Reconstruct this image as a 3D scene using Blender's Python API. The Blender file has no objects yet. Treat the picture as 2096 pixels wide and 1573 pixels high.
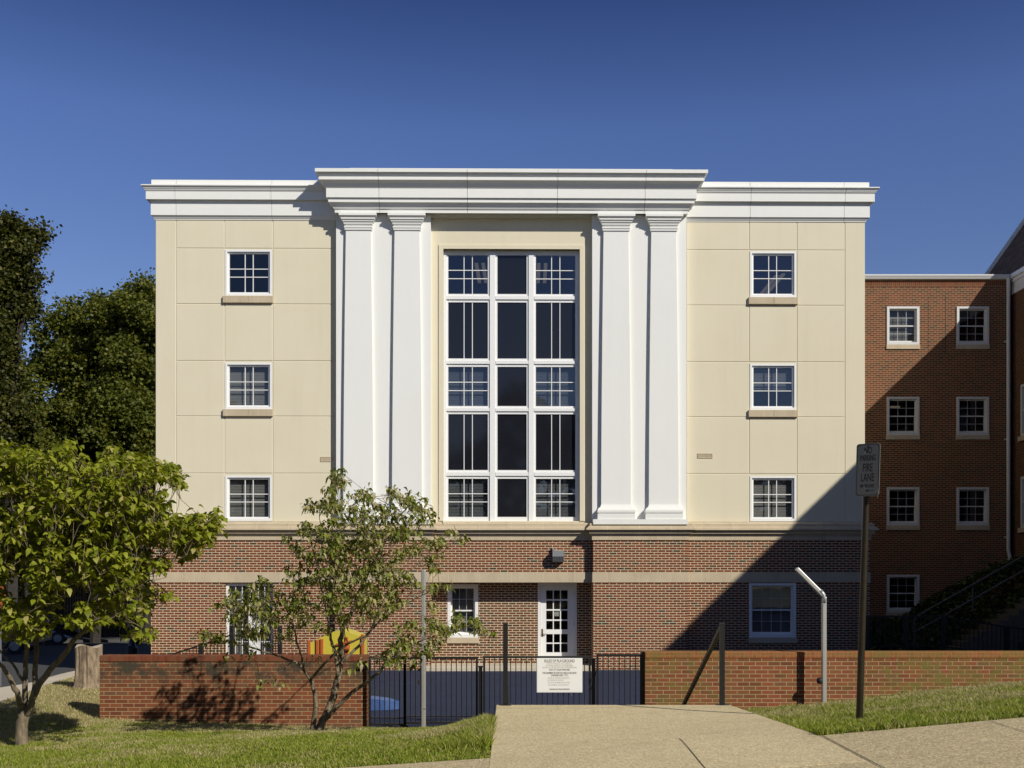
import bpy, bmesh, math, random
import numpy as np
from mathutils import Vector, Matrix
R = math.radians
rng = np.random.default_rng(7)
random.seed(7)
C = bpy.context.scene.collection

# ------------------------------------------------------------------ camera, sky, sun, exposure
scn = bpy.context.scene
F = 2200.0; PX = 1048.0; PY = 1175.0; HC = 1.72      # focal length in photo pixels, vanishing point, eye height
cd = bpy.data.cameras.new("camera"); cam = bpy.data.objects.new("camera", cd); C.objects.link(cam)
cam.location = (0, 0, HC); cam.rotation_euler = (R(90), 0, 0)
cd.sensor_width = 36; cd.lens = 36 * F / 2096; cd.shift_y = (PY - 786.5) / 2096
cd.clip_start = 0.1; cd.clip_end = 2000
scn.camera = cam
SUN_EL = math.atan(0.955 * math.sin(R(45))); SUN_AZ = R(135)
w = bpy.data.worlds.new("World"); scn.world = w; w.use_nodes = True
wn = w.node_tree.nodes; wl = w.node_tree.links
bg = wn["Background"]
sk = wn.new("ShaderNodeTexSky"); sk.sky_type = 'NISHITA'; sk.sun_disc = False
sk.sun_elevation = SUN_EL; sk.sun_rotation = SUN_AZ
sk.air_density = 0.9; sk.dust_density = 0.2; sk.ozone_density = 3.0; sk.altitude = 300
tc = wn.new("ShaderNodeTexCoord"); sx = wn.new("ShaderNodeSeparateXYZ"); wl.new(tc.outputs['Generated'], sx.inputs[0])
cr = wn.new("ShaderNodeValToRGB"); el = cr.color_ramp.elements
while len(el) < 5: el.new(0.5)
for e_, (p_, c_) in zip(el, ((0.0, (.62,.56,.58)), (.25, (.60,.59,.72)), (.38, (.54,.57,.78)), (.48, (.245,.30,.50)), (.64, (.27,.27,.34)))): e_.position = p_; e_.color = (*c_, 1)
wl.new(sx.outputs[2], cr.inputs[0])
mxs = wn.new("ShaderNodeMix"); mxs.data_type = 'RGBA'; mxs.blend_type = 'MULTIPLY'; mxs.inputs[0].default_value = 1
wl.new(sk.outputs[0], mxs.inputs[6]); wl.new(cr.outputs[0], mxs.inputs[7])
wl.new(mxs.outputs[2], bg.inputs[0]); bg.inputs[1].default_value = 0.128
sd = bpy.data.lights.new("sun", 'SUN'); sd.energy = 4.6; sd.angle = R(0.5); sd.color = (1, 0.95, 0.85)
so = bpy.data.objects.new("sun", sd); C.objects.link(so)
dsun = Vector((math.sin(SUN_AZ) * math.cos(SUN_EL), math.cos(SUN_AZ) * math.cos(SUN_EL), math.sin(SUN_EL)))
so.rotation_euler = (-dsun).to_track_quat('-Z', 'Y').to_euler(); so.location = (30, -30, 40)
scn.view_settings.view_transform = 'Standard'; scn.view_settings.look = 'None'
scn.view_settings.exposure = 0.05; scn.view_settings.gamma = 1
scn.cycles.transparent_max_bounces = 12

# ------------------------------------------------------------------ helpers
def X(px, Y): return (px - PX) * Y / F
def Z(py, Y): return HC + (PY - py) * Y / F

class MB:
    def __init__(s): s.v = []; s.f = []; s.m = []
    def add(s, vs, fs, mi=0):
        n = len(s.v); s.v += [tuple(v) for v in vs]
        s.f += [tuple(n + i for i in f) for f in fs]; s.m += [mi] * len(fs)
    def box(s, x0, x1, y0, y1, z0, z1, mi=0):
        s.add([(x0,y0,z0),(x1,y0,z0),(x1,y1,z0),(x0,y1,z0),(x0,y0,z1),(x1,y0,z1),(x1,y1,z1),(x0,y1,z1)],
              [(0,3,2,1),(4,5,6,7),(0,1,5,4),(1,2,6,5),(2,3,7,6),(3,0,4,7)], mi)
    def cbox(s, x0, x1, y0, y1, z0, z1, c=0.004, mi=0):          # box with chamfered front edges (front = -y)
        a = [(x0,y1,z0),(x1,y1,z0),(x1,y1,z1),(x0,y1,z1)]
        b = [(x0,y0+c,z0),(x1,y0+c,z0),(x1,y0+c,z1),(x0,y0+c,z1)]
        d = [(x0+c,y0,z0+c),(x1-c,y0,z0+c),(x1-c,y0,z1-c),(x0+c,y0,z1-c)]
        f = [(8,9,10,11),(3,2,1,0)]
        for i in range(4):
            j = (i + 1) % 4
            f += [(i, j, 4 + j, 4 + i), (4 + i, 4 + j, 8 + j, 8 + i)]
        s.add(a + b + d, f, mi)
    def quad(s, a, b, c, d, mi=0): s.add([a, b, c, d], [(0,1,2,3)], mi)
    def tube(s, pts, rad, n=8, mi=0, cap=True):
        pts = [Vector(p) for p in pts]
        if not hasattr(rad, '__len__'): rad = [rad] * len(pts)
        rings = []
        for i, p in enumerate(pts):
            t = (pts[min(i+1, len(pts)-1)] - pts[max(i-1, 0)]).normalized()
            u = t.cross(Vector((0.03, 1, 0.02))); 
            if u.length < 0.1: u = t.cross(Vector((1, 0, 0)))
            u.normalize(); v = t.cross(u).normalized()
            rings.append([p + (u * math.cos(a) + v * math.sin(a)) * rad[i] for a in [2*math.pi*k/n for k in range(n)]])
        vs = [q for r in rings for q in r]; fs = []
        for i in range(len(pts) - 1):
            for k in range(n):
                k2 = (k + 1) % n
                fs.append((i*n+k, i*n+k2, (i+1)*n+k2, (i+1)*n+k))
        if cap: fs.append(tuple(range(n))[::-1]); fs.append(tuple((len(pts)-1)*n + k for k in range(n)))
        s.add(vs, fs, mi)
    def bar(s, a, b, w, h=None, mi=0):                                   # rectangular bar from a to b
        a = Vector(a); b = Vector(b); h = h or w; t = (b - a).normalized()
        u = t.cross(Vector((0, 0, 1)))
        if u.length < 0.05: u = Vector((1, 0, 0))
        u.normalize(); v = u.cross(t).normalized()
        vs = []
        for p in (a, b):
            for cu, cv in ((-1,-1),(1,-1),(1,1),(-1,1)): vs.append(p + u*cu*w/2 + v*cv*h/2)
        s.add(vs, [(0,1,2,3),(7,6,5,4),(0,4,5,1),(1,5,6,2),(2,6,7,3),(3,7,4,0)], mi)
    def lathe(s, cx, cy, prof, n=20, mi=0):
        vs = []; fs = []
        for r, z in prof:
            for k in range(n):
                a = 2*math.pi*k/n; vs.append((cx + r*math.cos(a), cy + r*math.sin(a), z))
        for i in range(len(prof)-1):
            for k in range(n):
                k2 = (k+1) % n; fs.append((i*n+k, i*n+k2, (i+1)*n+k2, (i+1)*n+k))
        fs.append(tuple(range(n))[::-1]); fs.append(tuple((len(prof)-1)*n+k for k in range(n)))
        s.add(vs, fs, mi)
    def sweep(s, path, prof, mi=0, caps=True):                           # path in plan, outward = right-hand side of travel
        P = [Vector((a, b)) for a, b in path]; nrm = []
        for i in range(len(P) - 1):
            d = (P[i+1] - P[i]).normalized(); nrm.append(Vector((d.y, -d.x)))
        vs = []; k = len(prof)
        for i, p in enumerate(P):
            n1 = nrm[max(i-1, 0)]; n2 = nrm[min(i, len(nrm)-1)]
            o = (n1 + n2) / (1 + n1.dot(n2))
            for q, z in prof: vs.append((p.x + o.x*q, p.y + o.y*q, z))
        fs = []
        for i in range(len(P) - 1):
            for j in range(k - 1): fs.append((i*k+j, i*k+j+1, (i+1)*k+j+1, (i+1)*k+j))
        if caps: fs.append(tuple(range(k))); fs.append(tuple((len(P)-1)*k + j for j in range(k))[::-1])
        s.add(vs, fs, mi)
    def wall(s, x0, x1, z0, z1, y, holes=(), thick=0.25, mi=0, reveal=0):  # frontal wall with openings
        xs = sorted({x0, x1, *[h[0] for h in holes], *[h[1] for h in holes]})
        zs = sorted({z0, z1, *[h[2] for h in holes], *[h[3] for h in holes]})
        xs = [a for a in xs if x0 <= a <= x1]; zs = [a for a in zs if z0 <= a <= z1]
        for i in range(len(xs)-1):
            for j in range(len(zs)-1):
                cx = (xs[i]+xs[i+1])/2; cz = (zs[j]+zs[j+1])/2
                if any(h[0] < cx < h[1] and h[2] < cz < h[3] for h in holes): continue
                a, b, c, d = xs[i], xs[i+1], zs[j], zs[j+1]
                s.quad((a,y,c),(b,y,c),(b,y,d),(a,y,d), mi); s.quad((a,y+thick,d),(b,y+thick,d),(b,y+thick,c),(a,y+thick,c), mi)
        for h in holes:
            a, b, c, d = h[:4]; c = max(c, z0); d = min(d, z1)
            for q in (((a,y,c),(a,y+thick,c),(a,y+thick,d),(a,y,d)), ((b,y,d),(b,y+thick,d),(b,y+thick,c),(b,y,c)),
                      ((a,y,d),(a,y+thick,d),(b,y+thick,d),(b,y,d)), ((a,y,c),(b,y,c),(b,y+thick,c),(a,y+thick,c))):
                s.quad(*q, mi)
    def build(s, name, mats, parent=None, smooth=False, loc=None):
        me = bpy.data.meshes.new(name); me.from_pydata(s.v, [], s.f); me.validate()
        if not isinstance(mats, (list, tuple)): mats = [mats]
        for m in mats: me.materials.append(m)
        if len(mats) > 1: me.polygons.foreach_set('material_index', s.m)
        if smooth: me.polygons.foreach_set('use_smooth', [True]*len(me.polygons))
        o = bpy.data.objects.new(name, me); C.objects.link(o)
        if parent: o.parent = parent
        if loc: o.location = loc
        return o

def tag(o, label=None, cat=None, group=None, kind=None):
    if label: o['label'] = label
    if cat: o['category'] = cat
    if group: o['group'] = group
    if kind: o['kind'] = kind
    return o
def empty(name, loc=(0,0,0), rz=0, **k):
    o = bpy.data.objects.new(name, None); C.objects.link(o); o.location = loc; o.rotation_euler = (0,0,rz)
    return tag(o, **k)

def np_mesh(name, V, Fc, mats, parent=None, smooth=False):          # V (n,3), Fc (m,k) arrays
    me = bpy.data.meshes.new(name); n, k = Fc.shape
    me.vertices.add(len(V)); me.vertices.foreach_set('co', V.astype(np.float32).ravel())
    me.loops.add(n*k); me.loops.foreach_set('vertex_index', Fc.astype(np.int32).ravel())
    me.polygons.add(n); me.polygons.foreach_set('loop_start', np.arange(0, n*k, k, dtype=np.int32))
    me.polygons.foreach_set('loop_total', np.full(n, k, dtype=np.int32))
    if smooth: me.polygons.foreach_set('use_smooth', np.ones(n, dtype=bool))
    for m in (mats if isinstance(mats, (list, tuple)) else [mats]): me.materials.append(m)
    me.update(); me.validate()
    o = bpy.data.objects.new(name, me); C.objects.link(o)
    if parent: o.parent = parent
    return o

# ------------------------------------------------------------------ materials
class NT:
    def __init__(s, name):
        s.mat = bpy.data.materials.new(name); s.mat.use_nodes = True
        s.n = s.mat.node_tree.nodes; s.l = s.mat.node_tree.links; s.b = s.n["Principled BSDF"]
    def node(s, t, **k):
        n = s.n.new(t)
        for a, v in k.items(): setattr(n, a, v)
        return n
    def link(s, a, b): s.l.new(a, b)
    def math(s, op, a, b=None, c=None, clamp=False):
        n = s.node("ShaderNodeMath", operation=op, use_clamp=clamp)
        for i, v in enumerate((a, b, c)):
            if v is None: continue
            if isinstance(v, (int, float)): n.inputs[i].default_value = v
            else: s.link(v, n.inputs[i])
        return n.outputs[0]
    def mix(s, f, a, b, typ='MIX'):
        n = s.node("ShaderNodeMix", data_type='RGBA', blend_type=typ)
        for i, v in ((0, f), (6, a), (7, b)):
            if isinstance(v, (int, float)): n.inputs[i].default_value = v
            elif isinstance(v, tuple): n.inputs[i].default_value = (*v, 1)
            else: s.link(v, n.inputs[i])
        return n.outputs[2]
    def noise(s, vec, scale, detail=4, rough=0.55):
        n = s.node("ShaderNodeTexNoise"); n.inputs['Scale'].default_value = scale; n.inputs['Detail'].default_value = detail
        n.inputs['Roughness'].default_value = rough
        if vec is not None: s.link(vec, n.inputs['Vector'])
        return n.outputs['Fac']
    def ramp(s, f, stops, interp='LINEAR'):
        n = s.node("ShaderNodeValToRGB"); n.color_ramp.interpolation = interp
        e = n.color_ramp.elements
        while len(e) < len(stops): e.new(0.5)
        for i, (p, c) in enumerate(stops):
            e[i].position = p; e[i].color = (*c, 1) if isinstance(c, tuple) else (c, c, c, 1)
        s.link(f, n.inputs[0]); return n.outputs[0]
    def coord(s, which='Object'): return s.node("ShaderNodeTexCoord").outputs[which]
    def bump(s, h, strength=0.3, dist=0.01, normal=None):
        n = s.node("ShaderNodeBump"); n.inputs['Strength'].default_value = strength; n.inputs['Distance'].default_value = dist
        s.link(h, n.inputs['Height']); s.link(n.outputs[0], s.b.inputs['Normal'])
    def col(s, c):
        if isinstance(c, tuple): s.b.inputs['Base Color'].default_value = (*c, 1)
        else: s.link(c, s.b.inputs['Base Color'])
    def set(s, **k):
        for a, v in k.items(): s.b.inputs[a.replace('_', ' ')].default_value = v
        return s

def planar(t):
    """(u, v) from the face direction: x or y across, z up; flat faces use x,y"""
    co = t.coord(); sp = t.node("ShaderNodeSeparateXYZ"); t.link(co, sp.inputs[0])
    g = t.node("ShaderNodeNewGeometry"); sn = t.node("ShaderNodeSeparateXYZ"); t.link(g.outputs['True Normal'], sn.inputs[0])
    ax = t.math('ABSOLUTE', sn.outputs[0]); az = t.math('ABSOLUTE', sn.outputs[2])
    isx = t.math('GREATER_THAN', ax, 0.7); isz = t.math('GREATER_THAN', az, 0.7)
    def lerp(f, a, b): return t.math('ADD', t.math('MULTIPLY', t.math('SUBTRACT', 1.0, f), a), t.math('MULTIPLY', f, b))
    u = lerp(isx, sp.outputs[0], sp.outputs[1]); v = lerp(isz, sp.outputs[2], sp.outputs[1])
    cb = t.node("ShaderNodeCombineXYZ"); t.link(u, cb.inputs[0]); t.link(v, cb.inputs[1])
    return co, cb.outputs[0], sp

def brick(name, ramp, mortar, bw=0.2032, bh=0.0677, ms=0.0055, offset=0.5, stain=None, off=(0,0,0), rough=0.9, vary=0.35):
    t = NT(name); co, uv, sp = planar(t)
    mp = t.node("ShaderNodeMapping"); mp.inputs['Location'].default_value = off; t.link(uv, mp.inputs['Vector'])
    b = t.node("ShaderNodeTexBrick"); b.offset = offset; b.offset_frequency = 2; b.squash = 1
    t.link(mp.outputs[0], b.inputs['Vector'])
    b.inputs['Color1'].default_value = (0,0,0,1); b.inputs['Color2'].default_value = (1,1,1,1); b.inputs['Mortar'].default_value = (.5,.5,.5,1)
    b.inputs['Scale'].default_value = 1; b.inputs['Mortar Size'].default_value = ms; b.inputs['Mortar Smooth'].default_value = 0.25
    b.inputs['Brick Width'].default_value = bw; b.inputs['Row Height'].default_value = bh
    c = t.ramp(b.outputs['Color'], ramp)
    n1 = t.noise(co, 1.3, 5); n2 = t.noise(co, 60, 3)
    c = t.mix(t.math('MULTIPLY', n2, vary), c, t.mix(1.0, c, (0.55, 0.55, 0.55), 'MULTIPLY'))
    mo = t.mix(n2, mortar, tuple(x * 0.72 for x in mortar))
    c = t.mix(b.outputs['Fac'], c, mo)
    c = t.mix(t.ramp(n1, [(0.3, 0.0), (0.75, 0.35)]), c, t.mix(1.0, c, (0.72, 0.70, 0.66), 'MULTIPLY'))
    if stain: c = stain(t, c, co, sp)
    t.col(c); t.set(Roughness=rough)
    t.b.inputs['Specular IOR Level'].default_value = 0.2
    h = t.math('ADD', t.math('MULTIPLY', b.outputs['Fac'], -1.0), t.math('MULTIPLY', n2, 0.25))
    t.bump(h, 0.6, 0.006)
    return t.mat

def stain_black(t, c, co, sp):
    n = t.noise(co, 3.2, 6, 0.7); h = t.ramp(t.math('ADD', sp.outputs[2], 0.65), [(0.45, 0.0), (0.68, 1.0), (1.0, 1.0)])
    m = t.math('MULTIPLY', t.ramp(n, [(0.42, 0.0), (0.56, 0.92)]), h)
    c = t.mix(m, c, (0.045, 0.042, 0.03))
    n3 = t.noise(co, 7, 4, 0.7); band = t.ramp(t.math('ADD', sp.outputs[2], 0.9), [(0.75, 0.0), (0.98, 0.55)])
    c = t.mix(t.math('MULTIPLY', t.ramp(n3, [(0.4, 0.0), (0.7, 1.0)]), band), c, (0.07, 0.06, 0.035))
    low = t.ramp(t.math('ADD', sp.outputs[2], 1.0), [(0.1, 0.5), (0.24, 0.0)])
    return t.mix(low, c, (0.20, 0.13, 0.075))
def stain_moss(t, c, co, sp):
    n = t.noise(co, 6.0, 7, 0.8); xx = t.ramp(t.math('MULTIPLY', sp.outputs[0], 0.1), [(0.28, 0.75), (0.42, 0.25), (0.56, 0.35), (0.62, 1.0)])
    m = t.math('MULTIPLY', t.ramp(n, [(0.42, 0.0), (0.62, 0.8)]), xx)
    return t.mix(m, c, (0.13, 0.15, 0.03))

M = {}
def stone(name, c1, c2, sc=3.0, bumpd=0.002, rough=0.85, joint=None, streak=0.0, weather=0.0):
    t = NT(name); co, uv, sp = planar(t)
    n = t.noise(co, sc, 6, 0.6); f = t.noise(co, 90, 3, 0.7)
    c = t.mix(t.ramp(n, [(0.3, 0.0), (0.7, 1.0)]), c1, c2)
    c = t.mix(t.math('MULTIPLY', f, 0.25), c, tuple(x*0.75 for x in c1))
    if streak:
        mp = t.node("ShaderNodeMapping"); mp.inputs['Scale'].default_value = (1, 1, 0.12); t.link(co, mp.inputs['Vector'])
        s2 = t.noise(mp.outputs[0], 5, 5, 0.65)
        c = t.mix(t.math('MULTIPLY', t.ramp(s2, [(0.52, 0.0), (0.75, 1.0)]), streak), c, tuple(x*0.6 for x in c2))
    if joint:
        b = t.node("ShaderNodeTexBrick"); b.offset = 0; t.link(uv, b.inputs['Vector'])
        b.inputs['Scale'].default_value = 1; b.inputs['Mortar Size'].default_value = 0.005
        b.inputs['Brick Width'].default_value = joint; b.inputs['Row Height'].default_value = 50
        b.inputs['Mortar Smooth'].default_value = 0
        c = t.mix(t.math('MULTIPLY', b.outputs['Fac'], 0.55), c, tuple(x*1.25 for x in c1))
    t.col(c); t.set(Roughness=rough); t.b.inputs['Specular IOR Level'].default_value = 0.25
    if weather:
        mp = t.node("ShaderNodeMapping"); mp.inputs['Scale'].default_value = (1, 1, 0.06); t.link(co, mp.inputs['Vector'])
        w_ = t.noise(mp.outputs[0], 3.2, 6, 0.7)
        w2 = t.noise(co, 0.35, 4, 0.6)
        c = t.mix(t.math('MULTIPLY', t.math('MULTIPLY', t.ramp(w_, [(0.48, 0.0), (0.75, 1.0)]), t.ramp(w2, [(0.35, 0.2), (0.65, 1.0)])), weather), c, tuple(x*0.72 for x in c2)); t.col(c)
    t.bump(f, 0.35, bumpd); return t.mat
def plain(name, c, rough=0.5, metal=0.0, var=0.12, sc=12, spec=0.5, bump=0.0):
    t = NT(name); co = t.coord(); n = t.noise(co, sc, 5, 0.6)
    t.col(t.mix(t.math('MULTIPLY', n, 1.0), tuple(x*(1+var) for x in c), tuple(x*(1-var*1.6) for x in c)))
    t.set(Roughness=rough, Metallic=metal); t.b.inputs['Specular IOR Level'].default_value = spec
    if bump: t.bump(n, bump, 0.004)
    return t.mat

M['brick'] = brick('building_brick', [(0, (.135,.037,.016)), (.25, (.18,.050,.020)), (.6, (.215,.060,.023)), (.90, (.16,.055,.024)), (.955, (.075,.052,.030)), (1, (.06,.05,.032))], (.73,.62,.43), ms=0.0097)
M['brick_recess'] = brick('recess_brick', [(0, (.105,.042,.022)), (.5, (.15,.055,.028)), (.8, (.18,.06,.03)), (.92, (.07,.05,.03)), (1, (.06,.05,.035))], (.72,.61,.42), ms=0.0105, off=(.07,.02,0))
M['brick_wing'] = brick('link_wing_brick', [(0, (.11,.042,.023)), (.35, (.17,.053,.028)), (.75, (.21,.062,.031)), (.9, (.12,.055,.03)), (1, (.07,.045,.03))], (.46,.36,.21), ms=0.0078)
M['brick_side'] = brick('side_wing_brick', [(0, (.10,.035,.02)), (.6, (.17,.06,.028)), (1, (.07,.045,.03))], (.32,.26,.16), ms=0.0065, off=(.05,.03,0))
M['wall_left'] = brick('garden_wall_brick', [(0, (.15,.050,.026)), (.3, (.20,.064,.031)), (.7, (.25,.084,.038)), (.9, (.20,.085,.042)), (1, (.16,.08,.045))], (.44,.33,.17), ms=0.0062, stain=stain_black)
M['cop_left'] = brick('garden_wall_coping', [(0, (.16,.045,.022)), (.5, (.22,.06,.028)), (1, (.17,.08,.04))], (.15,.11,.06), bw=0.0685, bh=0.24, ms=0.0042, offset=0, off=(0, .1, 0))
M['wall_right'] = brick('path_wall_brick', [(0, (.17,.054,.028)), (.3, (.23,.068,.033)), (.7, (.28,.083,.040)), (.9, (.22,.082,.042)), (1, (.17,.078,.042))], (.50,.38,.21), ms=0.0062, stain=stain_moss, off=(.04,0,0))
M['cop_right'] = brick('path_wall_coping', [(0, (.26,.09,.035)), (.5, (.36,.12,.045)), (1, (.26,.12,.05))], (.40,.27,.13), bw=0.0685, bh=0.24, ms=0.0035, offset=0, stain=stain_moss, off=(0, .1, 0))
M['stucco'] = stone('cream_stucco', (.715,.655,.495), (.685,.625,.465), 0.7, 0.0035, 0.9, weather=0.22)
M['white'] = stone('white_stucco', (.80,.80,.765), (.78,.78,.74), 0.8, 0.002, 0.8, weather=0.16)
M['lime'] = stone('limestone', (.56,.47,.33), (.47,.39,.27), 2.5, 0.0025, 0.85, joint=0.86, streak=0.35)
M['soldier'] = brick('soldier_course_brick', [(0, (.13,.045,.02)), (.5, (.21,.066,.028)), (1, (.15,.055,.028))], (.38,.29,.17), bw=0.0685, bh=0.24, ms=0.0045, offset=0, off=(0,.05,0))
M['frame'] = plain('white_window_paint', (.80,.80,.78), 0.35, var=0.02)
M['grille'] = plain('shade_grey_glazing_bars', (.42,.43,.44), 0.4, var=0.03)  # sash window bars, their grey in shade put into the paint colour
M['frame_wing'] = plain('grey_white_paint', (.62,.62,.60), 0.4, var=0.05)
M['blind'] = plain('blind_slats', (.33,.32,.28), 0.6, var=0.05)
M['room'] = plain('interior_paint', (.16,.155,.15), 0.9, var=0.1)
M['black'] = plain('black_iron_paint', (.012,.012,.013), 0.38, var=0.3, spec=0.6)
M['darkpost'] = plain('charcoal_post_paint', (.010,.009,.008), 0.45, var=0.35, sc=30)
M['alu'] = plain('aluminium', (.62,.61,.58), 0.42, 0.75, var=0.1, sc=25)
M['alu_dull'] = plain('galvanised_steel', (.34,.35,.36), 0.45, 0.6, var=0.15)
M['bronze'] = plain('bronze_sign_pole', (.055,.045,.030), 0.32, 0.6, var=0.3, sc=18)
M['grey'] = plain('grey_fixture', (.23,.24,.25), 0.5, 0.1, var=0.06)
M['signwhite'] = plain('sign_enamel', (.84,.83,.77), 0.4, var=0.02)
M['signgrey'] = plain('sign_reflective_face', (.20,.195,.175), 0.3, var=0.08, sc=40)
M['ink'] = plain('sign_ink', (.03,.025,.02), 0.5)
M['ink_soft'] = plain('sign_brown_ink', (.13,.11,.085), 0.5)
M['ink_faint'] = plain('faded_ink', (.52,.49,.41), 0.5)
M['rubber'] = plain('rubber', (.015,.015,.016), 0.7)
M['yellow'] = plain('yellow_plastic', (.55,.46,.05), 0.4, var=0.05)
M['orange'] = plain('orange_plastic', (.42,.11,.03), 0.4, var=0.08)
M['blue'] = plain('blue_plastic', (.055,.11,.28), 0.4, var=0.3)
M['brass'] = plain('brass', (.38,.28,.15), 0.35, 0.8)
M['carpaint'] = plain('black_car_paint', (.008,.008,.010), 0.12, 0.0, spec=0.8)
M['carglass'] = plain('car_glass', (.012,.014,.018), 0.04, spec=1.0)
M['chrome'] = plain('chrome', (.6,.6,.62), 0.15, 1.0)
M['shadeconc'] = plain('shade_darkened_concrete', (.13,.12,.10), .9, var=.3)  # concrete of the shaded stairs, the shade darkened into its base colour
M['piperail'] = plain('grey_pipe_paint', (.12,.12,.13), .5)
M['shingle'] = None
t = NT('fluorescent_tube'); t.b.inputs['Emission Color'].default_value = (1, .82, .6, 1); t.b.inputs['Emission Strength'].default_value = .15; M['tube'] = t.mat

def glass(name, tint, refl, rough=0.02):
    t = NT(name); n = t.n; n.remove(t.b)
    tr = t.node("ShaderNodeBsdfTransparent"); tr.inputs[0].default_value = (*tint, 1)
    gl = t.node("ShaderNodeBsdfGlossy"); gl.inputs['Roughness'].default_value = rough; gl.inputs[0].default_value = (.9,.93,.97,1)
    co = t.coord(); nz = t.noise(co, 1.5, 2)
    bp = t.node("ShaderNodeBump"); bp.inputs['Strength'].default_value = 0.08; bp.inputs['Distance'].default_value = 0.02
    t.link(nz, bp.inputs['Height']); t.link(bp.outputs[0], gl.inputs['Normal'])
    mx = t.node("ShaderNodeMixShader")
    lw = t.node("ShaderNodeLayerWeight"); lw.inputs[0].default_value = 0.5
    t.link(t.math('ADD', t.math('MULTIPLY', t.math('POWER', lw.outputs['Facing'], 4.0), 0.6), refl), mx.inputs[0]); t.link(tr.outputs[0], mx.inputs[1]); t.link(gl.outputs[0], mx.inputs[2])
    t.link(mx.outputs[0], t.n["Material Output"].inputs[0]); return t.mat
M['glass'] = glass('window_glass', (.80,.81,.82), 0.045)
M['glass_blue'] = glass('window_glass_sky', (.70,.72,.75), 0.065)
M['glass_wing'] = glass('old_window_glass', (.74,.75,.75), 0.022)
M['spandrel'] = plain('spandrel_glass', (.012,.0125,.017), 0.06, spec=0.45, var=0.05)

t = NT('roof_shingle'); co = t.coord(); b = t.node("ShaderNodeTexBrick"); sp = t.node("ShaderNodeSeparateXYZ"); t.link(co, sp.inputs[0])
cb = t.node("ShaderNodeCombineXYZ"); t.link(sp.outputs[1], cb.inputs[0]); t.link(sp.outputs[2], cb.inputs[1]); t.link(cb.outputs[0], b.inputs['Vector'])
b.inputs['Scale'].default_value = 1; b.inputs['Brick Width'].default_value = .3; b.inputs['Row Height'].default_value = .13; b.inputs['Mortar Size'].default_value = .012
b.inputs['Color1'].default_value = (.09,.055,.03,1); b.inputs['Color2'].default_value = (.17,.11,.065,1); b.inputs['Mortar'].default_value = (.02,.016,.012,1)
t.col(b.outputs['Color']); t.set(Roughness=0.9); M['shingle'] = t.mat

def concrete(name, c1, c2, speck=0.5, stain=0.3):
    t = NT(name); co = t.coord()
    big = t.noise(co, 0.8, 6, 0.65); fine = t.noise(co, 110, 3, 0.7)
    v = t.node("ShaderNodeTexVoronoi"); v.inputs['Scale'].default_value = 75; t.link(co, v.inputs['Vector'])
    c = t.mix(t.ramp(big, [(0.3, 0.0), (0.7, 1.0)]), c1, c2)
    sp = t.node("ShaderNodeSeparateColor"); t.link(v.outputs['Color'], sp.inputs[0])
    c = t.mix(t.math('MULTIPLY', t.ramp(sp.outputs[0], [(0.55, 0.0), (0.75, 1.0)]), speck), c, tuple(x*0.5 for x in c1))
    c = t.mix(t.math('MULTIPLY', t.ramp(sp.outputs[1], [(0.75, 0.0), (0.9, 1.0)]), speck), c, tuple(min(.75, x*1.45) for x in c1))
    s3 = t.noise(co, 2.7, 5, 0.7)
    c = t.mix(t.math('MULTIPLY', t.ramp(s3, [(0.5, 0.0), (0.72, 1.0)]), stain), c, tuple(x*0.62 for x in c2))
    t.col(c); t.set(Roughness=0.95); t.b.inputs['Specular IOR Level'].default_value = 0.15
    t.bump(t.math('ADD', fine, t.math('MULTIPLY', v.outputs['Distance'], 0.7)), 0.6, 0.004); return t.mat
M['conc'] = concrete('exposed_aggregate_concrete', (.69,.555,.33), (.60,.475,.28), 0.65)
M['conc_walk'] = concrete('sidewalk_concrete', (.58,.465,.28), (.50,.40,.24), 0.8)
M['conc_light'] = concrete('pale_concrete', (.60,.53,.41), (.52,.45,.35), 0.2, 0.2)
M['asphalt'] = concrete('asphalt', (.085,.083,.080), (.070,.068,.066), 0.5, 0.3)
M['play'] = concrete('blue_rubber_surface', (.034,.042,.080), (.026,.034,.066), 0.6, 0.35)
M['joint'] = plain('joint_dirt', (.035,.03,.02), 0.95)
M['soil'] = concrete('soil', (.14,.11,.05), (.10,.085,.04), 0.5, 0.4)

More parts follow.
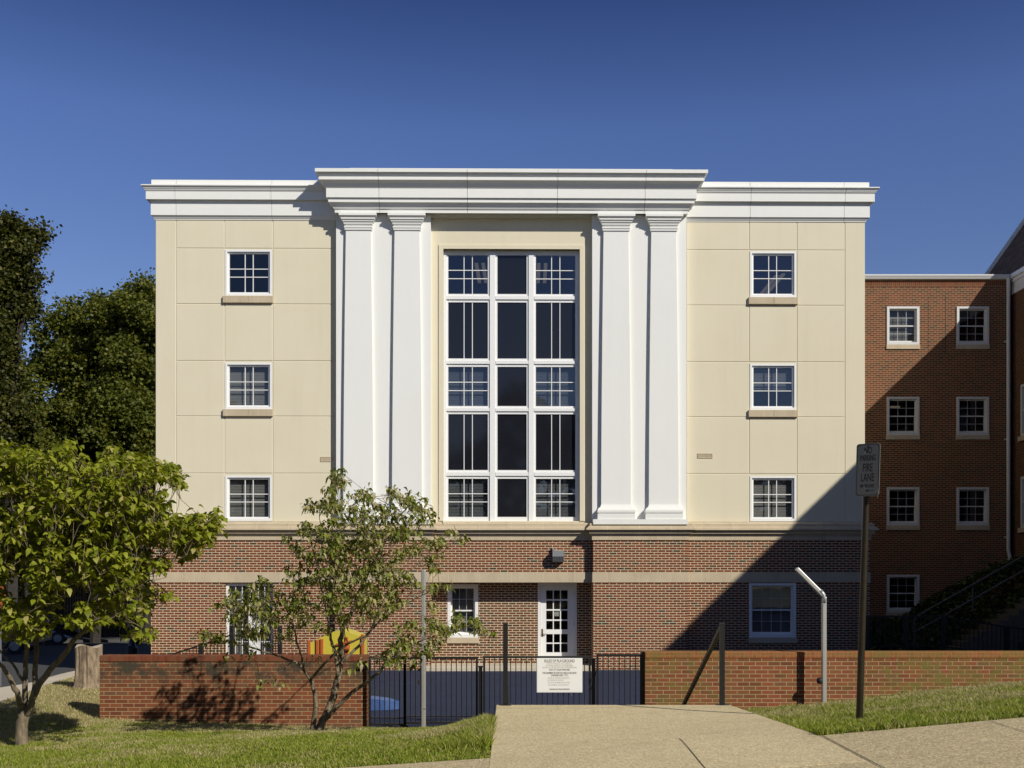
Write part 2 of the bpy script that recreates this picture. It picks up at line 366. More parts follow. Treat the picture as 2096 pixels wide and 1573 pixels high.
def lawn_mix(t, co):
    n = t.noise(co, 0.55, 5, 0.65); n2 = t.noise(co, 3.0, 4, 0.6)
    sy = t.node('ShaderNodeSeparateXYZ'); t.link(co, sy.inputs[0])
    yb = t.math('ADD', t.math('MULTIPLY', t.math('SUBTRACT', sy.outputs[1], 14.5), 0.022), t.math('MULTIPLY', t.math('SUBTRACT', t.noise(co, 14.0, 3, 0.6), 0.5), 0.35))
    return t.ramp(t.math('ADD', yb, t.math('ADD', t.math('MULTIPLY', n, 0.7), t.math('MULTIPLY', n2, 0.3))), [(0.45, 0.0), (0.56, 1.0)])
def grass_mat():
    t = NT('grass_blades'); co = t.coord(); dry = lawn_mix(t, co)
    g = t.node("ShaderNodeNewGeometry"); rnd = g.outputs['Random Per Island']
    green = t.ramp(rnd, [(0, (.13,.18,.012)), (.5, (.23,.285,.024)), (.8, (.34,.37,.06)), (1, (.50,.42,.17))])
    tan = t.ramp(rnd, [(0, (.30,.25,.09)), (.5, (.52,.42,.22)), (1, (.68,.56,.36))])
    f = t.math('MULTIPLY', dry, t.ramp(rnd, [(0, .35), (1, .95)]))
    c = t.mix(f, green, tan)
    t.col(c); t.set(Roughness=0.7); t.b.inputs['Specular IOR Level'].default_value = 0.2
    tl = t.node("ShaderNodeBsdfTranslucent"); t.link(c, tl.inputs[0]); mx = t.node("ShaderNodeMixShader"); mx.inputs[0].default_value = 0.3
    t.link(t.b.outputs[0], mx.inputs[1]); t.link(tl.outputs[0], mx.inputs[2]); t.link(mx.outputs[0], t.n["Material Output"].inputs[0])
    return t.mat
M['grass'] = grass_mat()
t = NT('lawn_soil'); co = t.coord(); t.col(t.mix(lawn_mix(t, co), (.085,.10,.018), (.26,.21,.10))); t.set(Roughness=1.0); M['lawn'] = t.mat

def leaf_mat(name, stops, trans=0.35, rough=0.5, patch=None):
    t = NT(name); g = t.node("ShaderNodeNewGeometry"); c = t.ramp(g.outputs['Random Per Island'], stops)
    if patch:
        n = t.noise(t.coord(), 1.6, 3); c = t.mix(t.ramp(n, [(0.45, 0.0), (0.65, 0.6)]), c, patch)
    t.col(c); t.set(Roughness=rough); t.b.inputs['Specular IOR Level'].default_value = 0.3
    tl = t.node("ShaderNodeBsdfTranslucent"); t.link(t.mix(1.0, c, (1.25, 1.2, .5), 'MULTIPLY'), tl.inputs[0])
    mx = t.node("ShaderNodeMixShader"); mx.inputs[0].default_value = trans
    t.link(t.b.outputs[0], mx.inputs[1]); t.link(tl.outputs[0], mx.inputs[2]); t.link(mx.outputs[0], t.n["Material Output"].inputs[0])
    return t.mat
M['leaf1'] = leaf_mat('dogwood_leaf_green', [(0, (.12,.15,.010)), (.5, (.25,.285,.02)), (.85, (.34,.36,.04)), (1, (.44,.38,.15))], 0.42)
M['leaf2'] = leaf_mat('dogwood_leaf_turning', [(0, (.09,.12,.015)), (.45, (.19,.225,.03)), (.7, (.26,.27,.06)), (.88, (.42,.36,.18)), (1, (.50,.40,.26))], 0.35)
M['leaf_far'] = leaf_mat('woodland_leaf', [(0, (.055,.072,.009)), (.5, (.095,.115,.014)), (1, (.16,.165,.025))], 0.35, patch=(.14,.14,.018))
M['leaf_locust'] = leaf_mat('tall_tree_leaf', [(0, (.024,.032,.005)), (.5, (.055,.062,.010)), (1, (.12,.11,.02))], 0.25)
M['ivy'] = leaf_mat('ivy_leaf', [(0, (.02,.035,.008)), (.5, (.05,.075,.015)), (1, (.10,.12,.03))], 0.15)
def bark(name, c1, c2, sc=14):
    t = NT(name); co = t.coord(); mp = t.node("ShaderNodeMapping"); mp.inputs['Scale'].default_value = (1, 1, .35); t.link(co, mp.inputs['Vector'])
    n = t.noise(mp.outputs[0], sc, 7, 0.7); t.col(t.ramp(n, [(.35, c2), (.65, c1)])); t.set(Roughness=.9); t.bump(n, 0.9, 0.02); return t.mat
M['bark'] = bark('dogwood_bark', (.27,.21,.13), (.09,.075,.05), 22)
M['bark_dark'] = bark('woodland_bark', (.045,.038,.028), (.015,.012,.010))
M['stump'] = bark('stump_bark', (.33,.25,.16), (.08,.055,.035), 9)
M['stump_top'] = plain('cut_wood', (.42,.36,.27), .9, var=.3)
M['fencewood'] = plain('weathered_fence', (.022,.020,.017), .9, var=.3)
# ------------------------------------------------------------------ terrain
def front(x):
    return 0.066 * (x + 0.2) if x > 2.8 or x > -8 else -0.515
def frontv(x): return np.where(x > 2.74, 0.09*x - 0.05, np.where(x > -8, 0.066*(x+0.2), -0.515))
def ground(x, y):
    x = np.asarray(x, float); y = np.asarray(y, float)
    fr = frontv(x)
    backL = np.where(x > -7, -0.94 + (-2.46 - x) * 0.04, np.where(x > -9, -0.76 + (-7 - x) * 0.1, -0.56))
    tL = np.clip((y - 10) / 8.2, 0, 1) ** 1.7
    zl = fr * (1 - tL) + backL * tL
    zl = zl + np.where(y > 18.2, np.clip((y - 18.2) / 2.8, 0, 1) * np.clip((-x - 6.9) / 1.0, 0, 1) * (-0.50 - backL), 0)
    zl = zl + 0.07 * np.exp(-((x + 0.2) / 0.7) ** 2) * np.clip((y - 10.5) / 2, 0, 1) * np.clip((15.6 - y) / 1.6, 0, 1)
    backR = -0.56 + 0.11 * (x - 3.97)
    tR = np.clip((y - 10) / 7.6, 0, 1)
    zr = fr * (1 - tR) + backR * tR
    z = np.where(x < 1.3, zl, zr)
    return z + 0.012*np.sin(x*2.3 + y) * np.sin(y*1.9) * np.clip((y-10.2), 0, 1)
def gz(x, y): return float(ground(x, y))

def grid_sheet(name, xs, ys, fz, mat, label=None, kind='structure', side=0.0):
    mb = MB(); nx, ny = len(xs), len(ys)
    vs = [(x, y, fz(x, y)) for y in ys for x in xs]
    fs = [(j*nx+i, j*nx+i+1, (j+1)*nx+i+1, (j+1)*nx+i) for j in range(ny-1) for i in range(nx-1)]
    mb.add(vs, fs)
    if side:
        per = [(i, 0) for i in range(nx)] + [(nx-1, j) for j in range(1, ny)] + [(i, ny-1) for i in range(nx-2, -1, -1)] + [(0, j) for j in range(ny-2, 0, -1)]
        for k in range(len(per)):
            a = per[k]; b = per[(k+1) % len(per)]
            A = vs[a[1]*nx+a[0]]; B = vs[b[1]*nx+b[0]]
            mb.quad(A, (A[0], A[1], A[2]-side), (B[0], B[1], B[2]-side), B)
    o = mb.build(name, mat); tag(o, kind=kind); return o

# one base sheet to the horizon, dropping gently beyond the street
def base_z(x, y): return -1.06 - 0.034 * max(0, min(y, 70) - 20) if y > 20 else -1.06
grid_sheet('ground', [-900,-300,-120,-60,-30,-12,0,12,30,60,120,300,900], [-900,-200,-40,6,20,28,36,44,52,60,70,120,300,1000], base_z, M['soil'])

# lawns
def lawn_xs(a, b, n): return list(np.linspace(a, b, n))
def lawnL(x, y): return gz(x, y)
grid_sheet('lawn', lawn_xs(-13, -0.205, 60), list(np.linspace(9.95, 18.45, 40)), lawnL, M['lawn'])
edge = [(-9.05, 18.45), (-9.4, 22.4), (-9.9, 29)]
mb = MB(); ys = list(np.linspace(18.45, 29.3, 22))
def inner_edge(y): return np.interp(y, [14, 18.8, 22.4, 29, 45], [-8.6, -8.96, -9.4, -9.85, -10.0])
def outer_edge(y): return np.interp(y, [14, 18.8, 22.4, 29, 45], [-10.0, -10.3, -10.8, -11.8, -12.4])
for i in range(len(ys)-1):
    for k in range(8):
        q = []
        for yy, kk in ((ys[i], k), (ys[i], k+1), (ys[i+1], k+1), (ys[i+1], k)):
            x = inner_edge(yy) + (-6.9 - inner_edge(yy)) * kk / 8; q.append((x, yy, gz(x, yy)))
        mb.quad(*q)
tag(mb.build('lawn', M['lawn']), kind='structure')
grid_sheet('lawn', lawn_xs(2.84, 16.5, 50), list(np.linspace(9.9, 17.75, 36)), lawnL, M['lawn'])

# street beyond the lawn, its near sidewalk and its far sidewalk
def road_z(y): return -0.72 - 0.034 * (max(y, 14) - 20) if y > 20 else -0.70
mb = MB(); ys = [6, 14, 18.8, 22.4, 26, 29, 34, 39, 45, 52, 60, 75, 120]
for i in range(len(ys)-1):
    for a, b in ((-60, -30), (-30, None)):
        y0, y1 = ys[i], ys[i+1]; b0 = outer_edge(y0) + .05 if b is None else b; b1 = outer_edge(y1) + .05 if b is None else b
        mb.quad((a, y0, road_z(y0)), (b0, y0, road_z(y0)), (b1, y1, road_z(y1)), (a, y1, road_z(y1)))
mb.quad((-13, 38, road_z(38) - .004), (12, 38, road_z(38) - .004), (12, 62, road_z(62) - .004), (-13, 62, road_z(62) - .004))
tag(mb.build('road', M['asphalt']), kind='structure')
def walk_z(y): return road_z(y) + 0.13
mb = MB(); ys = list(np.linspace(14, 45, 40))
for i in range(len(ys)-1):
    y0, y1 = ys[i], ys[i+1]; a0, b0, a1, b1 = outer_edge(y0), inner_edge(y0), outer_edge(y1), inner_edge(y1)
    dip0 = 0.05*math.exp(-((y0-25)/1.6)**2); dip1 = 0.05*math.exp(-((y1-25)/1.6)**2)
    mb.quad((a0, y0, walk_z(y0)-dip0), (b0, y0, walk_z(y0)+.02), (b1, y1, walk_z(y1)+.02), (a1, y1, walk_z(y1)-dip1))
    mb.quad((a0, y0, road_z(y0)-.05), (a0, y0, walk_z(y0)-dip0), (a1, y1, walk_z(y1)-dip1), (a1, y1, road_z(y1)-.05))
    mb.quad((b0, y0, walk_z(y0)+.02), (b0, y0, road_z(y0)-.1), (b1, y1, road_z(y1)-.1), (b1, y1, walk_z(y1)+.02))
tag(mb.build('pavement', M['conc_light']), kind='structure')
mb = MB()                                                     # far kerb, rising to the right
for i in range(14):
    x0 = -40 + i*3; x1 = x0 + 3
    def ky(x): return 57 + (x + 26) * 0.55
    y0, y1 = ky(x0), ky(x1); z0, z1 = road_z(min(y0,70))+.14, road_z(min(y1,70))+.14
    mb.quad((x0, y0, z0-.2), (x1, y1, z1-.2), (x1, y1, z1), (x0, y0, z0)); mb.quad((x0, y0, z0), (x1, y1, z1), (x1, y1+2.4, z1+.03), (x0, y0+2.4, z0+.03))
tag(mb.build('pavement', M['asphalt']), kind='structure')

# foreground sidewalk and the path to the steps
grid_sheet('sidewalk', lawn_xs(-14, 16, 61), [4.5, 7, 9.95], lambda x, y: float(frontv(x)) + 0.015, M['conc_walk'], side=0.12)
def path_z(x, y):
    t = min(1, max(0, (y - 10) / 4)); return (1 - t) * (float(frontv(x)) + .019) + 0.012 * t
grid_sheet('path', lawn_xs(-0.2, 2.83, 12), list(np.linspace(8.6, 14.0, 15)), path_z, M['conc'], side=0.28)
mb = MB()                                                     # tooled joints
def jstrip(p, q, w, f):
    p = Vector(p); q = Vector(q); d = (q-p).normalized(); n = Vector((-d.y, d.x))*w/2; N = 12
    for i in range(N):
        a = p.lerp(q, i/N); b = p.lerp(q, (i+1)/N)
        mb.quad(*[(v.x, v.y, f(v.x, v.y)+.004) for v in (a-n, b-n, b+n, a+n)])
jstrip((2.86, 9.93), (2.86, 6), .010, lambda x, y: float(frontv(x))+.019)
jstrip((1.62, 10.4), (1.55, 8.0), .007, lambda x, y: path_z(x, y))
jstrip((4.4, 9.9), (4.4, 6), .008, lambda x, y: float(frontv(x))+.019)
jstrip((-0.2, 13.62), (2.83, 13.62), .008, path_z)
tag(mb.build('path_joints', M['joint']), kind='structure')

# steps going down to the gates
mb = MB()
for i in range(5):
    z = 0.0 - 0.176*(i+1); mb.box(-0.19, 2.82, 14.0 + i*0.66, 17.2, z - 0.176, z + (0 if i == 0 else 0))
o = MB()
for i in range(4): o.box(-0.19, 2.82, 14.004 + i*0.64, 14.0 + (i+1)*0.64, -0.95, -0.176*(i+1))
tag(o.build('steps', M['conc']), kind='structure')

# playground surface
mb = MB(); mb.box(-7.0, 12.0, 16.6, 31.5, -0.98, -0.88)
tag(mb.build('playground', M['play']), kind='structure')

# ------------------------------------------------------------------ main building
Y0 = 29.333; XC = (1047 - PX) / 75.0
B = empty('school_building', (XC, Y0, 0), R(0.6), label='four storey cream and white building with tall pilasters over a red brick base', cat='building')
def fz(y, p=0.0): return HC + (PY - y) * (Y0 - p) / F
def fx(u, p=0.0): return u * (Y0 - p) / F
ZB = -0.95
UW = fx(725.5)                 # half width of the upper walls
xb0, xb1 = 2.19, 4.75          # white blocks behind the pilasters
WIN_U = (489.0, 584.5); wx0, wx1 = fx(WIN_U[0]), fx(WIN_U[1])
rows = [(513.5, 608.5), (744.0, 839.5), (974.5, 1067.5)]
ztop = fz(450); zled = fz(1069)
nx = fx(139.5); nz1 = fz(511); nz0 = fz(1067)

holes = [(s*wx1 if s < 0 else wx0, -wx0 if s < 0 else wx1, fz(b), fz(a)) for s in (-1, 1) for a, b in rows]
mb = MB()
mb.wall(-UW, UW, zled - .05, ztop + .1, 0, holes + [(-nx, nx, nz0, nz1)], 0.3)
mb.quad((-UW,0,zled-.05),(-UW,0,ztop+.1),(-UW,14,ztop+.1),(-UW,14,zled-.05)); mb.quad((UW,0,zled-.05),(UW,14,zled-.05),(UW,14,ztop+.1),(UW,0,ztop+.1))
mb.quad((-UW,14,ZB),(UW,14,ZB),(UW,14,ztop+.1),(-UW,14,ztop+.1))
mb.build('wall', M['stucco'], B)
# raised stucco panels with real joints between them
g = 0.011; pt = 0.012
us = [358.5, 487.5, 585.5, 684.0]; hy = [450, 511, 624.5, 740.5, 853.5, 970.0, 1069.5]
for s in (-1, 1):
    mb = MB()
    for i in range(3):
        for j in range(6):
            a, b = fx(us[i]), fx(us[i+1]); z1, z0 = fz(hy[j]), fz(hy[j+1])
            if i == 1 and j in (1, 3, 5): continue
            if i == 1 and j in (2, 4): pass
            x0, x1 = (a+g, b-g) if s > 0 else (-b+g, -a-g)
            mb.cbox(x0, x1, -pt, 0.002, z0+g, z1-g, .006)
    a, b = fx(684.0)+g, UW
    x0, x1 = (a, b+.001) if s > 0 else (-b-.001, -a)
    mb.cbox(x0, x1, -pt, 0.002, zled+.005, ztop, .006)
    # thin panel borders round each window
    for (ya, yb), sill in zip(rows, (1, 1, 0)):
        x0, x1 = (fx(487.5)+g, fx(585.5)-g) if s > 0 else (-fx(585.5)+g, -fx(487.5)-g)
        hx0, hx1 = (wx0, wx1) if s > 0 else (-wx1, -wx0)
        zt = fz(ya - 2.5) ; 
        if hx0 - x0 > .002: mb.box(x0, hx0, -pt, .002, fz(yb), fz(ya))
        if x1 - hx1 > .002: mb.box(hx1, x1, -pt, .002, fz(yb), fz(ya))
    mb.build('stucco_panels', M['stucco'], B)

# white blocks, pilasters
for s in (-1, 1):
    mb = MB(); x0, x1 = (xb0, xb1) if s > 0 else (-xb1, -xb0)
    mb.box(x0, x1, -0.19, 0.0, zled, fz(437, .3)); pb = mb.build('pilaster_block', M['white'], B)
    mb = MB(); mb.box(x0+.005, x1-.005, -0.43, -0.1901, fz(1073.5, .45), fz(1063, .45)); mb.build('block_plinth', M['white'], pb)
PIL = [-313.5, -214.0, 214.0, 312.0]
for u in PIL:
    cx = u * (Y0 - .29) / F; zt, zb = fz(473, .3), fz(1034, .3); ht, hb = .335, .402
    mb = MB(); N = 14; vs = []; fs = []
    for i in range(N+1):
        t_ = i / N; h = ht + (hb - ht) * (1 - (1 - t_)**1.6); z = zt + (zb - zt)*t_; yf = -0.275 - .02*t_
        vs += [(cx-h, -.188, z), (cx-h, yf, z), (cx+h, yf, z), (cx+h, -.188, z)]
    for i in range(N):
        for k in range(3): fs.append((i*4+k, (i+1)*4+k, (i+1)*4+k+1, i*4+k+1))
    mb.add(vs, fs)
    p = mb.build('pilaster', M['white'], B)
    mb = MB(); pr = [(0,436.5),(.17,436.5),(.17,441.5),(.13,445),(.12,446.5),(.12,449),(.09,451.5),(.085,454),(.06,456),(.05,460),(.015,463),(.015,463.4),(.045,463.5),(.045,467),(.018,467.8),(.03,469),(.03,471.5),(0,473.5)]
    mb.sweep([(cx-ht,-.188),(cx-ht,-.275),(cx+ht,-.275),(cx+ht,-.188)], [(q, fz(y, .28+q)) for q, y in pr])
    mb.build('capital', M['white'], p)
    mb = MB(); pr = [(0,1032),(.01,1035),(.025,1038),(.05,1038.3),(.05,1039.5),(.085,1041),(.105,1044),(.11,1047.5),(.10,1050.5),(.08,1052.3),(.105,1052.8),(.105,1063)]
    mb.sweep([(cx-hb,-.188),(cx-hb,-.295),(cx+hb,-.295),(cx+hb,-.188)], [(q, fz(y, .3+q)) for q, y in pr])
    mb.build('pilaster_base', M['white'], p)

# wing cornices and the centre entablature, in sections with open joints
pr = [(-.35,371),(.092,371),(.092,380.2),(.307,380.2),(.307,382.3),(.285,383),(.262,386.5),(.255,388.3),(.238,388.5),(.238,391),(.215,393.5),(.205,395),(.205,410.5),(.125,412),(.108,416),(.104,418.5),(.104,443),(.085,443.5),(.07,446),(.045,449.5),(.03,451),(.03,452.5),(-.02,453.5)]
prof = [(q, fz(y, q)) for q, y in pr]
def sections(mb, x0, x1, cuts, path_of, prof, gap=.005):
    xs = [x0] + cuts + [x1]
    for a, b, first, last in zip(xs[:-1], xs[1:], [1]+[0]*len(cuts), [0]*len(cuts)+[1]):
        mb.sweep(path_of(a + (0 if first else gap), b - (0 if last else gap), first, last), prof)
mb = MB()
def pl(a, b, first, last): return ([(-UW, 14), (-UW, 0)] if first else [(a, 0)]) + [(b, 0)]
sections(mb, -UW, -xb1 + .1, [fx(-682), fx(-488)], pl, prof); mb.build('cornice', M['white'], B); mb = MB()
def pr_(a, b, first, last): return [(a, 0)] + ([(UW, 0), (UW, 14)] if last else [(b, 0)])
sections(mb, xb1 - .1, UW, [fx(488), fx(681)], pr_, prof)
mb.build('cornice', M['white'], B)
ye = -.39; xe = 4.755
pr = [(-.5,346),(.456,346),(.456,353),(.415,353.6),(.39,356.5),(.388,359),(.372,359.6),(.36,363),(.352,364),(.375,364.6),(.375,369),(.34,370),(.275,376),(.235,382),(.215,385.3),(.2,385.5),(.2,405.5),(.168,406),(.155,409.5),(.152,411),(.152,415),(.11,416.5),(.06,423),(.025,429),(.0,430.5),(.0,437),(-.36,437.4)]
prof = [(q, fz(y, q+.39)) for q, y in pr]
mb = MB()
def pe(a, b, first, last): return ([(-xe, .35)] if first else []) + [(a, ye), (b, ye)] + ([(xe, .35)] if last else [])
sections(mb, -xe, xe, [fx(-266), fx(-89), fx(92), fx(268)], pe, prof)
mb.box(-xe+.36, xe-.36, ye+.34, 4.0, fz(437.4,.4), fz(347,.0))
mb.build('entablature', M['white'], B)
mb = MB(); mb.box(-UW+.3, UW-.3, .3, 13.9, ztop-.05, ztop+.15); mb.build('roof', M['room'], B)

# limestone water table, belt course, brick base
px0, px1 = 2.205, 4.765; UB = UW + .1
base = [(-UB, 14), (-UB, -.1), (-px1, -.1), (-px1, -.29), (-px0, -.29), (-px0, -.06), (px0, -.06), (px0, -.29), (px1, -.29), (px1, -.1), (UB, -.1), (UB, 14)]
pr = [(-.32,1068.5),(-.06,1068.8),(.05,1070.5),(.10,1073),(.10,1077.5),(.14,1078),(.15,1080.5),(.19,1081.2),(.20,1085.2),(.115,1086),(.10,1090.8),(.115,1091),(.115,1092.4),(.065,1093),(.045,1097),(.03,1098.3),(.03,1106.2),(-.06,1106.4)]
mb = MB(); mb.sweep(base, [(q, fz(y, .1+q)) for q, y in pr]); mb.build('water_table', M['lime'], B)
mb = MB(); mb.sweep(base, [(-.06, fz(1171.8)), (.02, fz(1171.8, .1)), (.02, fz(1192.6, .1)), (-.06, fz(1192.6))]); mb.build('belt_course', M['lime'], B)
zbr = fz(1106, .1); zbelt = fz(1182); zrec = fz(1192.5, .06)
gx0, gx1 = fx(487, .1), fx(584.5, .1); gz1, gz0 = fz(1194, .1), fz(1306, .1)
mb = MB()
mb.wall(-UB, -px1, ZB, zbr, -.1, [(-gx1, -gx0, fz(1362,.1), gz1)], .35)
mb.wall(px1, UB, ZB, zbr, -.1, [(gx0, gx1, gz0, gz1)], .35)
for s in (-1, 1):
    a, b = (px0, px1) if s > 0 else (-px1, -px0)
    mb.quad((a,-.29,ZB),(b,-.29,ZB),(b,-.29,zbr),(a,-.29,zbr))
    xo = px1*s; mb.quad((xo,-.29,ZB),(xo,-.1,ZB),(xo,-.1,zbr),(xo,-.29,zbr))
    xi = px0*s; mb.quad((xi,-.29,ZB),(xi,.55,ZB),(xi,.55,zbr),(xi,-.29,zbr))
    xs_ = UB*s; mb.quad((xs_,-.1,ZB),(xs_,14,ZB),(xs_,14,zbr),(xs_,-.1,zbr))
mb.quad((-px0,-.06,zrec),(px0,-.06,zrec),(px0,-.06,zbr),(-px0,-.06,zbr))
mb.build('brick_base', M['brick'], B)
# recessed entry bay
RD = .50
def rx(px): return (px - PX) * (Y0 + RD) / F - XC
def rz(y): return fz(y, -RD)
dx0, dx1 = rx(1101), rx(1181.5); dz1, dz0 = rz(1193), rz(1360)
qx0, qx1 = rx(916), rx(979.5); qz1, qz0 = rz(1196), rz(1306)
mb = MB()
mb.wall(-px0, px0, ZB, zrec+.05, RD, [(dx0, dx1, ZB, dz1), (qx0, qx1, qz0, qz1)], .25)
for xj in (rx(1008), rx(1069)): mb.box(xj-.006, xj+.006, RD-.003, RD+.002, rz(1358), zrec, 0)
mb.build('recess_wall', M['brick_recess'], B)
mb = MB(); mb.quad((-px0,-.055,zrec),(px0,-.055,zrec),(px0,RD+.2,zrec),(-px0,RD+.2,zrec)); mb.build('recess_soffit', M['lime'], B)
mb = MB(); mb.cbox(-2.42, -2.206, -.62, -.295, -.9, -.765, .01); mb.cbox(-2.204, 2.2, -.62, RD+.3, -.9, -.765, .012)
mb.build('landing', M['conc_light'], B)
# rooms behind the glass
mb = MB()
for z in (zrec+.1, fz(905), fz(675), ztop+.05): mb.box(-UW+.05, UW-.05, .35 if z > 2.5 else .9, 6, z-.15, z)
mb.box(-UW+.05, UW-.05, 5.2, 5.4, ZB, ztop)
for x in (-4.8, -1.9, 1.9, 4.8): mb.box(x-.1, x+.1, .9, 5.2, ZB, ztop)
for s in (-1, 1): mb.box(s*9.45-.1, s*9.45+.1, .8, 5.2, ZB, ztop)
mb.box(-UW+.05, UW-.05, .8, 6, ZB, ZB+.2)
mb.build('interior', M['room'], B)

def rect_frame(mb, x0, x1, z0, z1, y0, y1, wl_, wr=None, wt=None, wb=None):
    wr = wl_ if wr is None else wr; wt = wl_ if wt is None else wt; wb = wl_ if wb is None else wb
    mb.cbox(x0, x0+wl_, y0, y1, z0, z1, .003); mb.cbox(x1-wr, x1, y0, y1, z0, z1, .003)
    mb.cbox(x0+wl_, x1-wr, y0+.0008, y1, z1-wt, z1, .003); mb.cbox(x0+wl_, x1-wr, y0+.0008, y1, z0, z0+wb, .003)
def slats(mb, x0, x1, z0, z1, y, pitch=.042):
    z = z0 + .01
    while z < z1 - .01:
        mb.quad((x0, y-.004, z), (x1, y-.004, z), (x1, y+.010, z+pitch*1.02), (x0, y+.010, z+pitch*1.02)); z += pitch
def window33(parent, x0, x1, z0, z1, y, sill=None, blind=1.0, glassm='glass', fr='frame'):
    mb = MB(); rect_frame(mb, x0, x1, z0, z1, y-.016, y+.13, .055, .055, .055, .075)
    rect_frame(mb, x0+.055, x1-.055, z0+.075, z1-.055, y+.03, y+.10, .048, .048, .045, .04)
    wn_ = mb.build('window', M[fr], parent)
    a, b, c, d = x0+.103, x1-.103, z0+.115, z1-.10
    mb = MB(); mb.box(a-.005, b+.005, y+.072, y+.078, c-.005, d+.005); mb.build('pane', M[glassm], wn_)
    mb = MB(); W = b-a; H = d-c; t_ = .020
    for f in (.40, .605): mb.box(a+W*f-t_/2, a+W*f+t_/2, y+.052, y+.071, c, d)
    for f in (.40, .61): mb.box(a, b, y+.0505, y+.0715, c+H*f-t_/2, c+H*f+t_/2)
    mb.build('muntins', M[fr], wn_)
    if sill:
        mb = MB(); mb.cbox(x0-.05, (x0+x1)/2-.003, y-.085, y+.05, sill, z0-.003, .006); mb.cbox((x0+x1)/2+.003, x1+.03, y-.085, y+.05, sill, z0-.003, .006)
        mb.build('sill', M['lime'], wn_)
    if blind:
        mb = MB(); slats(mb, a-.03, b+.03, d - H*blind, d+.03, y+.17); mb.build('blind', M['blind'], wn_)
    return wn_
bl = {(-1,0): 0, (-1,1): 1.0, (-1,2): 1.0, (1,0): 0, (1,1): .55, (1,2): 1.0}
for s in (-1, 1):
    for k, (ya, yb) in enumerate(rows):
        x0, x1 = (wx0, wx1) if s > 0 else (-wx1, -wx0)
        window33(B, x0+.003, x1-.003, fz(yb)+.002, fz(ya)-.002, 0.0, fz(yb+14.5) if k < 2 else None, bl[(s, k)],
                 'glass_blue' if s > 0 and k < 2 else 'glass')

for (px_, py_, d_) in ((1592, 563, 1.2), (1606, 560, 1.2), (976, 540, 1.4), (990, 540, 1.4), (1104, 540, 1.4), (1118, 540, 1.4)):
    x_ = (px_-1047)*(Y0+d_)/F; z_ = fz(py_, -d_); mb = MB(); mb.bar((x_, d_, z_), (x_+.05, d_+2.0, z_+.0), .10, .04); mb.build('ceiling_light', M['tube'], B)
# the tall window of the centre bay
mb = MB(); ox = fx(149); 
mb.cbox(-ox, -nx, -.03, .1, nz0-.0, fz(502), .006); mb.cbox(nx, ox, -.03, .1, nz0, fz(502), .006); mb.cbox(-nx, nx, -.0295, .1, nz1, fz(502), .006)
mb.build('window_surround', M['stucco'], B)
mb = MB(); yw = .11
cols = [(918.0, 999.0), (1018.7, 1078.5), (1097.5, 1178.5)]
cxs = [((a-1047.5)*(Y0+yw)/F, (b-1047.5)*(Y0+yw)/F) for a, b in cols]
rws = [(522, 601.7), (619, 734), (751, 831.3), (848, 962.5), (980.3, 1058.5)]
czs = [(fz(b, -yw), fz(a, -yw)) for a, b in rws]
xl = [-nx] + [v for c in cxs for v in c] + [nx]; zl = [nz1] + [v for c in czs for v in c[::-1]] + [nz0]
for i in range(0, 8, 2):                     # uprights
    mb.cbox(xl[i], xl[i+1], yw+.035, yw+.13, nz0, nz1, .003)
    a, b = xl[i], xl[i+1]
    if 0 < i < 6: a += .055; b -= .055
    elif i == 0: b -= .05
    else: a += .05
    mb.cbox(a, b, yw, yw+.05, nz0, nz1, .004)
for c in range(3):
    for i in range(0, 12, 2):
        z1_, z0_ = zl[i], zl[i+1]
        mb.cbox(cxs[c][0], cxs[c][1], yw+.0358, yw+.13, z0_, z1_, .003)
        if 0 < i < 10: mb.cbox(cxs[c][0]-.05, cxs[c][1]+.05, yw+.0008, yw+.05, z0_+.075, z1_-.06, .004)
tall = mb.build('tall_window', M['frame'], B)
for r, (z0_, z1_) in enumerate(czs):
    for c, (a, b) in enumerate(cxs):
        clear = r % 2 == 0 and c != 1
        mb = MB(); mb.box(a-.005, b+.005, yw+.07, yw+.076, z0_-.005, z1_+.005)
        mb.build('pane', M['glass_blue'] if clear else M['spandrel'], tall)
        if c != 1:
            mb = MB(); W = b-a; H = z1_-z0_
            for f in (.40, .61): mb.box(a+W*f-.010, a+W*f+.010, yw+.05, yw+.069, z0_, z1_)
            if r % 2 == 0:
                for f in (.395, .61): mb.box(a, b, yw+.0485, yw+.0695, z0_+H*f-.010, z0_+H*f+.010)
            mb.build('muntins', M['frame'], tall)
        if clear and r == 4:
            mb = MB(); slats(mb, a-.03, b+.03, z0_, z1_+.03, yw+.17); mb.build('blind', M['blind'], tall)
        if clear and r == 2:
            mb = MB(); slats(mb, a-.03, b+.03, z0_, z1_+.03, yw+.17); mb.build('blind', M['grey'], tall)

